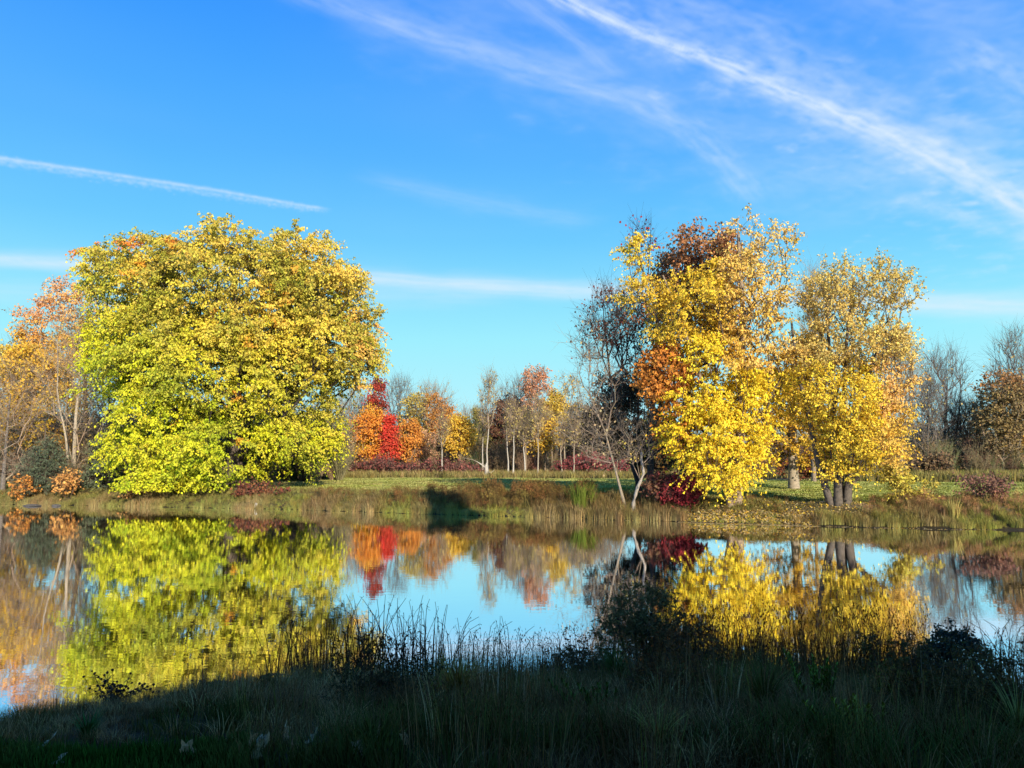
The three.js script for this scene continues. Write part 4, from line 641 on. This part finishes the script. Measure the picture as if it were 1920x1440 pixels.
// leafy bushes of the near bank
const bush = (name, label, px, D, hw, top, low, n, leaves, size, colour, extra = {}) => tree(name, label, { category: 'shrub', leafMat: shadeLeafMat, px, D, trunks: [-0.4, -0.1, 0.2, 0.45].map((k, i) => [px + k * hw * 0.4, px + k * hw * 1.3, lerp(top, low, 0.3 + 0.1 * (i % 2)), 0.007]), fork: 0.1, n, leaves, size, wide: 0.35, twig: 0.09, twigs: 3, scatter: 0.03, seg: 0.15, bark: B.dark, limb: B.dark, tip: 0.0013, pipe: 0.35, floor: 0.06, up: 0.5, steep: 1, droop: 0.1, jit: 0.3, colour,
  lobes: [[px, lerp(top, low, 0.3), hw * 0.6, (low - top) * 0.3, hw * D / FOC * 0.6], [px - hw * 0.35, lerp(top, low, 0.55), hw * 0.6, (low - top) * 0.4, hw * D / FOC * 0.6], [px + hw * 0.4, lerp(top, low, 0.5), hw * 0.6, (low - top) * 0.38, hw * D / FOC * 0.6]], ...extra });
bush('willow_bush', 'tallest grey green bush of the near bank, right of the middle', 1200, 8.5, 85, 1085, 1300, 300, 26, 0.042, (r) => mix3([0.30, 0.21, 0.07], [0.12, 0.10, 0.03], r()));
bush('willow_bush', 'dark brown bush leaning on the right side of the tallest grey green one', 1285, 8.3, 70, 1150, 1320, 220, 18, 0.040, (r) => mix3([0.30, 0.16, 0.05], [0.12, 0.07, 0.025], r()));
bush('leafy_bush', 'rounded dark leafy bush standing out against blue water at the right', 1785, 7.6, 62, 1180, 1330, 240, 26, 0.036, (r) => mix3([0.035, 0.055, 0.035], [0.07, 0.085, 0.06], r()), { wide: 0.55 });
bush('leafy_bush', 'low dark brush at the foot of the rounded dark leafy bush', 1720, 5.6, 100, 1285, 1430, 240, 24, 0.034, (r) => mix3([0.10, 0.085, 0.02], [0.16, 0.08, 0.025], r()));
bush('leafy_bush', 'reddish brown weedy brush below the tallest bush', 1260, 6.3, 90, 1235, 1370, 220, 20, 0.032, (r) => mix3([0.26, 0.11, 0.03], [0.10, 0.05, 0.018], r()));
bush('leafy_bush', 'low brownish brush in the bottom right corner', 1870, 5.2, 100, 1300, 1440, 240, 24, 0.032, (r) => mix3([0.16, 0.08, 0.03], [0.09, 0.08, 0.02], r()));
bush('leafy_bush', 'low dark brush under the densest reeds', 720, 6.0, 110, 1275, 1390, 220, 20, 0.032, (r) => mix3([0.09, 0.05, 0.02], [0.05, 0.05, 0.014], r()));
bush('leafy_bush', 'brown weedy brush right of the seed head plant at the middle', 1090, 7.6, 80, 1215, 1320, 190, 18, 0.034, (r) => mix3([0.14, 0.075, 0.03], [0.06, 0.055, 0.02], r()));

// dried flower plants with round seed heads
function seedPlant(label, px, D, hw, top, n, seed, foliage = 0) {
  const r = R(seed), p = near(px, D), T = thing('dried_flower', p, label, 'plant'), st = new MB(), fl = new MB(), tone = [0.05, 0.035, 0.025];
  const head = new THREE.SphereGeometry(1, 9, 7); { const q = head.attributes.position; for (let i = 0; i < q.count; i++) { const k = 1 + 0.25 * noise(q.getX(i) * 3, q.getY(i) * 3, q.getZ(i) * 3); q.setXYZ(i, q.getX(i) * k, q.getY(i) * k * 0.8, q.getZ(i) * k); } head.computeVertexNormals(); }
  for (let i = 0; i < n; i++) {
    const e = at(px + gauss(r) * hw, top + (i ? 95 * r() : 0), D), tip = [e[0] - p[0], Math.max(0.15, e[1] - p[1]), gauss(r) * 0.12], a = [gauss(r) * 0.03, -0.03, gauss(r) * 0.03], m = [lerp(a[0], tip[0], 0.45) + gauss(r) * 0.03, tip[1] * 0.55, lerp(a[2], tip[2], 0.5)];
    st.tube([a, m, tip], [0.0035, 0.0026, 0.0016], 4, jit(tone, r, 0.3));
    const k = r() < 0.6 ? 3 : 1;
    for (let j = 0; j < k; j++) { const q = j ? [tip[0] + gauss(r) * 0.06, tip[1] - 0.03 + gauss(r) * 0.03, tip[2] + gauss(r) * 0.04] : tip; if (j) st.limb(m.map((v, c) => lerp(v, tip[c], 0.55)), q, 0.0018, 0.0012, 3, tone); const h = part('seed_head', head, seedMat, T), s = 0.0085 + 0.004 * r(); h.position.set(...q); h.scale.setScalar(s); h.rotation.set(r() * 3, r() * 3, 0); }
    for (let j = 0; j < 4 + foliage; j++) { const t = r() * 0.9, q = t < 0.5 ? a.map((v, c) => lerp(v, m[c], t * 2)) : m.map((v, c) => lerp(v, tip[c], t * 2 - 1)); fl.leaf(q[0], q[1], q[2], [gauss(r), -0.6, gauss(r)], [0.8, 0.1, gauss(r)], 0.05, 0.014, 0.3, jit([0.13, 0.085, 0.05], r, 0.3)); }
  }
  part('stems', st.geometry(), twigMat, T); part('withered_leaves', fl.geometry(), shadeLeafMat, T);
}
const seedMat = new THREE.MeshStandardMaterial({ color: new THREE.Color(0.022, 0.017, 0.014), roughness: 1 }); seedMat.name = 'seed';
seedPlant('dried flower plant with round black seed heads at the left end of the near bank', 232, 6.7, 60, 1256, 26, 41, 10);
seedPlant('dried plant with small flat heads right of the one with black seed heads', 375, 7.3, 22, 1275, 9, 42, 4);
seedPlant('dark seed head plant at the water edge left of the tallest bush', 1078, 8.8, 24, 1193, 14, 43, 4);
seedPlant('tall thin plant with a few black seed heads before the reflected yellow tree', 1428, 8.4, 20, 1168, 8, 44, 0);

// goldenrod-like plants with rows of narrow leaves
function leafyStem(label, px, D, hw, top, n, seed, tone) {
  const r = R(seed), p = near(px, D), T = thing('goldenrod', p, label, 'plant'), st = new MB();
  for (let i = 0; i < n; i++) {
    const e = at(px + gauss(r) * hw, top + 45 * r(), D), tip = [e[0] - p[0], Math.max(0.2, e[1] - p[1]), gauss(r) * 0.15], a = [tip[0] * 0.4 + gauss(r) * 0.03, -0.03, gauss(r) * 0.08], lf = new MB(), c = jit(tone, r, 0.2);
    st.tube([a, a.map((v, k) => lerp(v, tip[k], 0.5)), tip], [0.004, 0.003, 0.0014], 4, [0.07, 0.06, 0.03]);
    const m = Math.round(tip[1] * 75); for (let j = 0; j < m; j++) { const t = 0.2 + 0.8 * j / m, an = j * 2.4, q = a.map((v, k) => lerp(v, tip[k], t)), up = 0.35 - 0.5 * (1 - t), l = Math.hypot(1, up), s = 0.10 * (1.15 - 0.75 * t) * (0.7 + 0.5 * r()); lf.blade(q[0], q[1], q[2], an, s, 0.019, 1.5, 3, jit(c, r, 0.25)); const _ = l; }
    part('leaves', lf.geometry(), grassMat, T);
  }
  part('stems', st.geometry(), twigMat, T);
}
leafyStem('leafy goldenrod stems with narrow green leaves in front of the tan reeds', 1525, 5.6, 46, 1222, 15, 51, [0.22, 0.26, 0.03]);
leafyStem('group of goldenrod stems right of the leafy green ones, with drying tips', 1665, 5.7, 44, 1240, 12, 52, [0.30, 0.24, 0.04]);
leafyStem('low goldenrod stems in the bottom right, below the drying ones', 1610, 4.7, 100, 1320, 13, 53, [0.27, 0.24, 0.03]);
leafyStem('low leafy stems at the bottom middle', 1130, 5.4, 80, 1300, 10, 54, [0.12, 0.15, 0.02]);

// fountains of long grass
function fountain(label, px, D, h, n, seed, tone, lean = 1.5, w = 0.006, spread = 0.05) {
  const r = R(seed), b = new MB(), p = near(px, D), T = thing('grass_tussock', p, label, 'grass');
  for (let i = 0; i < n; i++) { const a = r() * 6.283, q = r() * spread; const c = jit(tone, r, 0.35); b.blade(Math.cos(a) * q, -0.02, Math.sin(a) * q, a, h * (0.55 + 0.6 * r()), w * (1 + 0.5 * r()), lean * (0.35 + 0.8 * r()), 6, c); }
  part('blades', b.geometry(), grassMat, T);
}
fountain('olive tan fountain of long grass below the densest reeds', 860, 6.0, 0.45, 320, 61, [0.42, 0.26, 0.05]);
fountain('tall clump of dark green grass on the far bank beside the brown weeds', 1092, 38.8, 1.25, 420, 67, [0.13, 0.17, 0.025], 0.9, 0.03, 0.8);
fountain('pale tussock of upright sedge on the far shore at the right', 1782, 32.3, 0.85, 200, 68, [0.42, 0.34, 0.10], 0.8, 0.018, 0.25);
fountain('dark green fountain of grass left of the tallest bush', 1150, 7.2, 0.45, 200, 62, [0.06, 0.10, 0.015]);
fountain('yellowish tussock in the bottom right corner', 1880, 4.9, 0.42, 130, 63, [0.38, 0.28, 0.06]);
fountain('yellowish tussock at the bottom, right of the middle', 1225, 4.5, 0.34, 120, 64, [0.34, 0.25, 0.05]);
fountain('dark olive tussock at the bottom between the goldenrod and the middle', 1420, 5.4, 0.5, 170, 65, [0.11, 0.10, 0.015]);
fountain('bright green tussock at the edge of the lawn, bottom left', 190, 5.0, 0.2, 130, 66, [0.07, 0.15, 0.03], 1.2);

// fallen leaves on the lawn, each its own
{
  const r = R(81), spots = [[500, 1402, 'tan fallen leaf curled on the lawn, biggest of the cluster'], [487, 1407, 'tan fallen leaf left in the cluster on the lawn'], [512, 1409, 'small tan fallen leaf right in the cluster'], [561, 1421, 'grey tan fallen leaf standing up, right of the cluster'], [370, 1419, 'pale flat fallen leaf left of the cluster'], [493, 1424, 'tiny pale fallen leaf below the cluster'], [130, 1432, 'yellowish fallen leaf at the bottom left corner'], [548, 1375, 'orange tan fallen leaf at the edge of the tall grass'], [601, 1392, 'curled brown fallen leaf at the foot of the tall grass'], [686, 1412, 'light tan fallen leaf at the bottom under the dense reeds'], [711, 1394, 'pale upright fallen leaf left of the middle'], [770, 1402, 'brown fallen leaf flattened in the grass left of the middle'], [905, 1431, 'large grey fallen leaf at the bottom middle'], [120, 1388, 'dull fallen leaf lying in the dead grass at the left']];
  const sh = new THREE.Shape(), k = 11; for (let i = 0; i <= k * 2; i++) { const a = -Math.PI / 2 + i / (k * 2) * Math.PI * 2, lobe = Math.abs(Math.cos(a * 2.5 + Math.PI / 4)), q = i === 0 || i === k * 2 ? 0.25 : 0.32 + 0.4 * lobe * (i % 2 ? 1 : 0.75); if (i) sh.lineTo(Math.cos(a) * q, Math.sin(a) * q); else sh.moveTo(0, -0.25); }
  const g = new THREE.ExtrudeGeometry(sh, { depth: 0.012, bevelEnabled: false, curveSegments: 3 }), p = g.attributes.position; for (let i = 0; i < p.count; i++) { const x = p.getX(i), y = p.getY(i); p.setZ(i, p.getZ(i) + 0.55 * x * x + 0.3 * y * y * (x > 0 ? 1 : -0.3) + 0.05 * noise(x * 5, y * 5)); } g.computeVertexNormals();
  const st = new MB(); st.tube([[0, -0.2, 0], [0.05, -0.5, 0.05], [0.02, -0.8, 0.12]], [0.02, 0.015, 0.012], 5, [1, 1, 1]); const sg = st.geometry();
  spots.forEach(([px, py, label], i) => { const h = 0.95, D = (EYE - h) * FOC / (py - 868), q = G(px, D), T = thing('fallen_leaf', [q[0], q[1] + 0.05, q[2]], label, 'leaf'), m = new THREE.MeshStandardMaterial({ color: new THREE.Color(...jit(pick(r, [[[0.58, 0.36, 0.16], 3], [[0.50, 0.34, 0.19], 2], [[0.58, 0.29, 0.09], 1]]), r, 0.2)), roughness: 0.8, map: barkMap, side: THREE.DoubleSide }); m.name = 'dry leaf'; part('leaf_blade', g, m, T); part('stalk', sg, m, T); const s = 0.07 + 0.05 * r(); T.scale.setScalar(s); T.rotation.set(-1.5 + r() * 0.9, r() * 6, r() * 0.8); });
}
// sticks in the water by the near bank
{
  const stick = (name, px, py, len, rad, turn, label) => { const [x, z] = onWater(px, py), T = thing(name, [x, 0.012, z], label, 'driftwood'), b = new MB(), t = new MB(); b.tube([[-len / 2, -0.01, 0], [-len * 0.2, 0.012, 0.01], [len * 0.15, 0.016, -0.01], [len / 2, 0.004, 0]], [rad * 0.5, rad, rad * 0.9, rad * 0.3], 8, [0.035, 0.03, 0.025], 0.5); t.tube([[len * 0.1, 0.01, 0], [len * 0.2, 0.05, 0.02], [len * 0.24, 0.075, 0.02]], [rad * 0.4, rad * 0.3, rad * 0.15], 5, [0.035, 0.03, 0.025]); part('log_body', b.geometry(), barkMat, T); part('twig', t.geometry(), barkMat, T); T.rotation.y = turn; };
  stick('floating_log', 410, 1284, 0.30, 0.022, 0.25, 'dark floating log nearer to the seed head plants'); stick('floating_log', 510, 1269, 0.30, 0.018, 0.2, 'dark floating log at the foot of the tall reeds'); stick('driftwood_stick', 117, 1338, 0.13, 0.012, 0.1, 'small dark stick in the blue water at the lower left');
}
renderer.render(scene, camera);
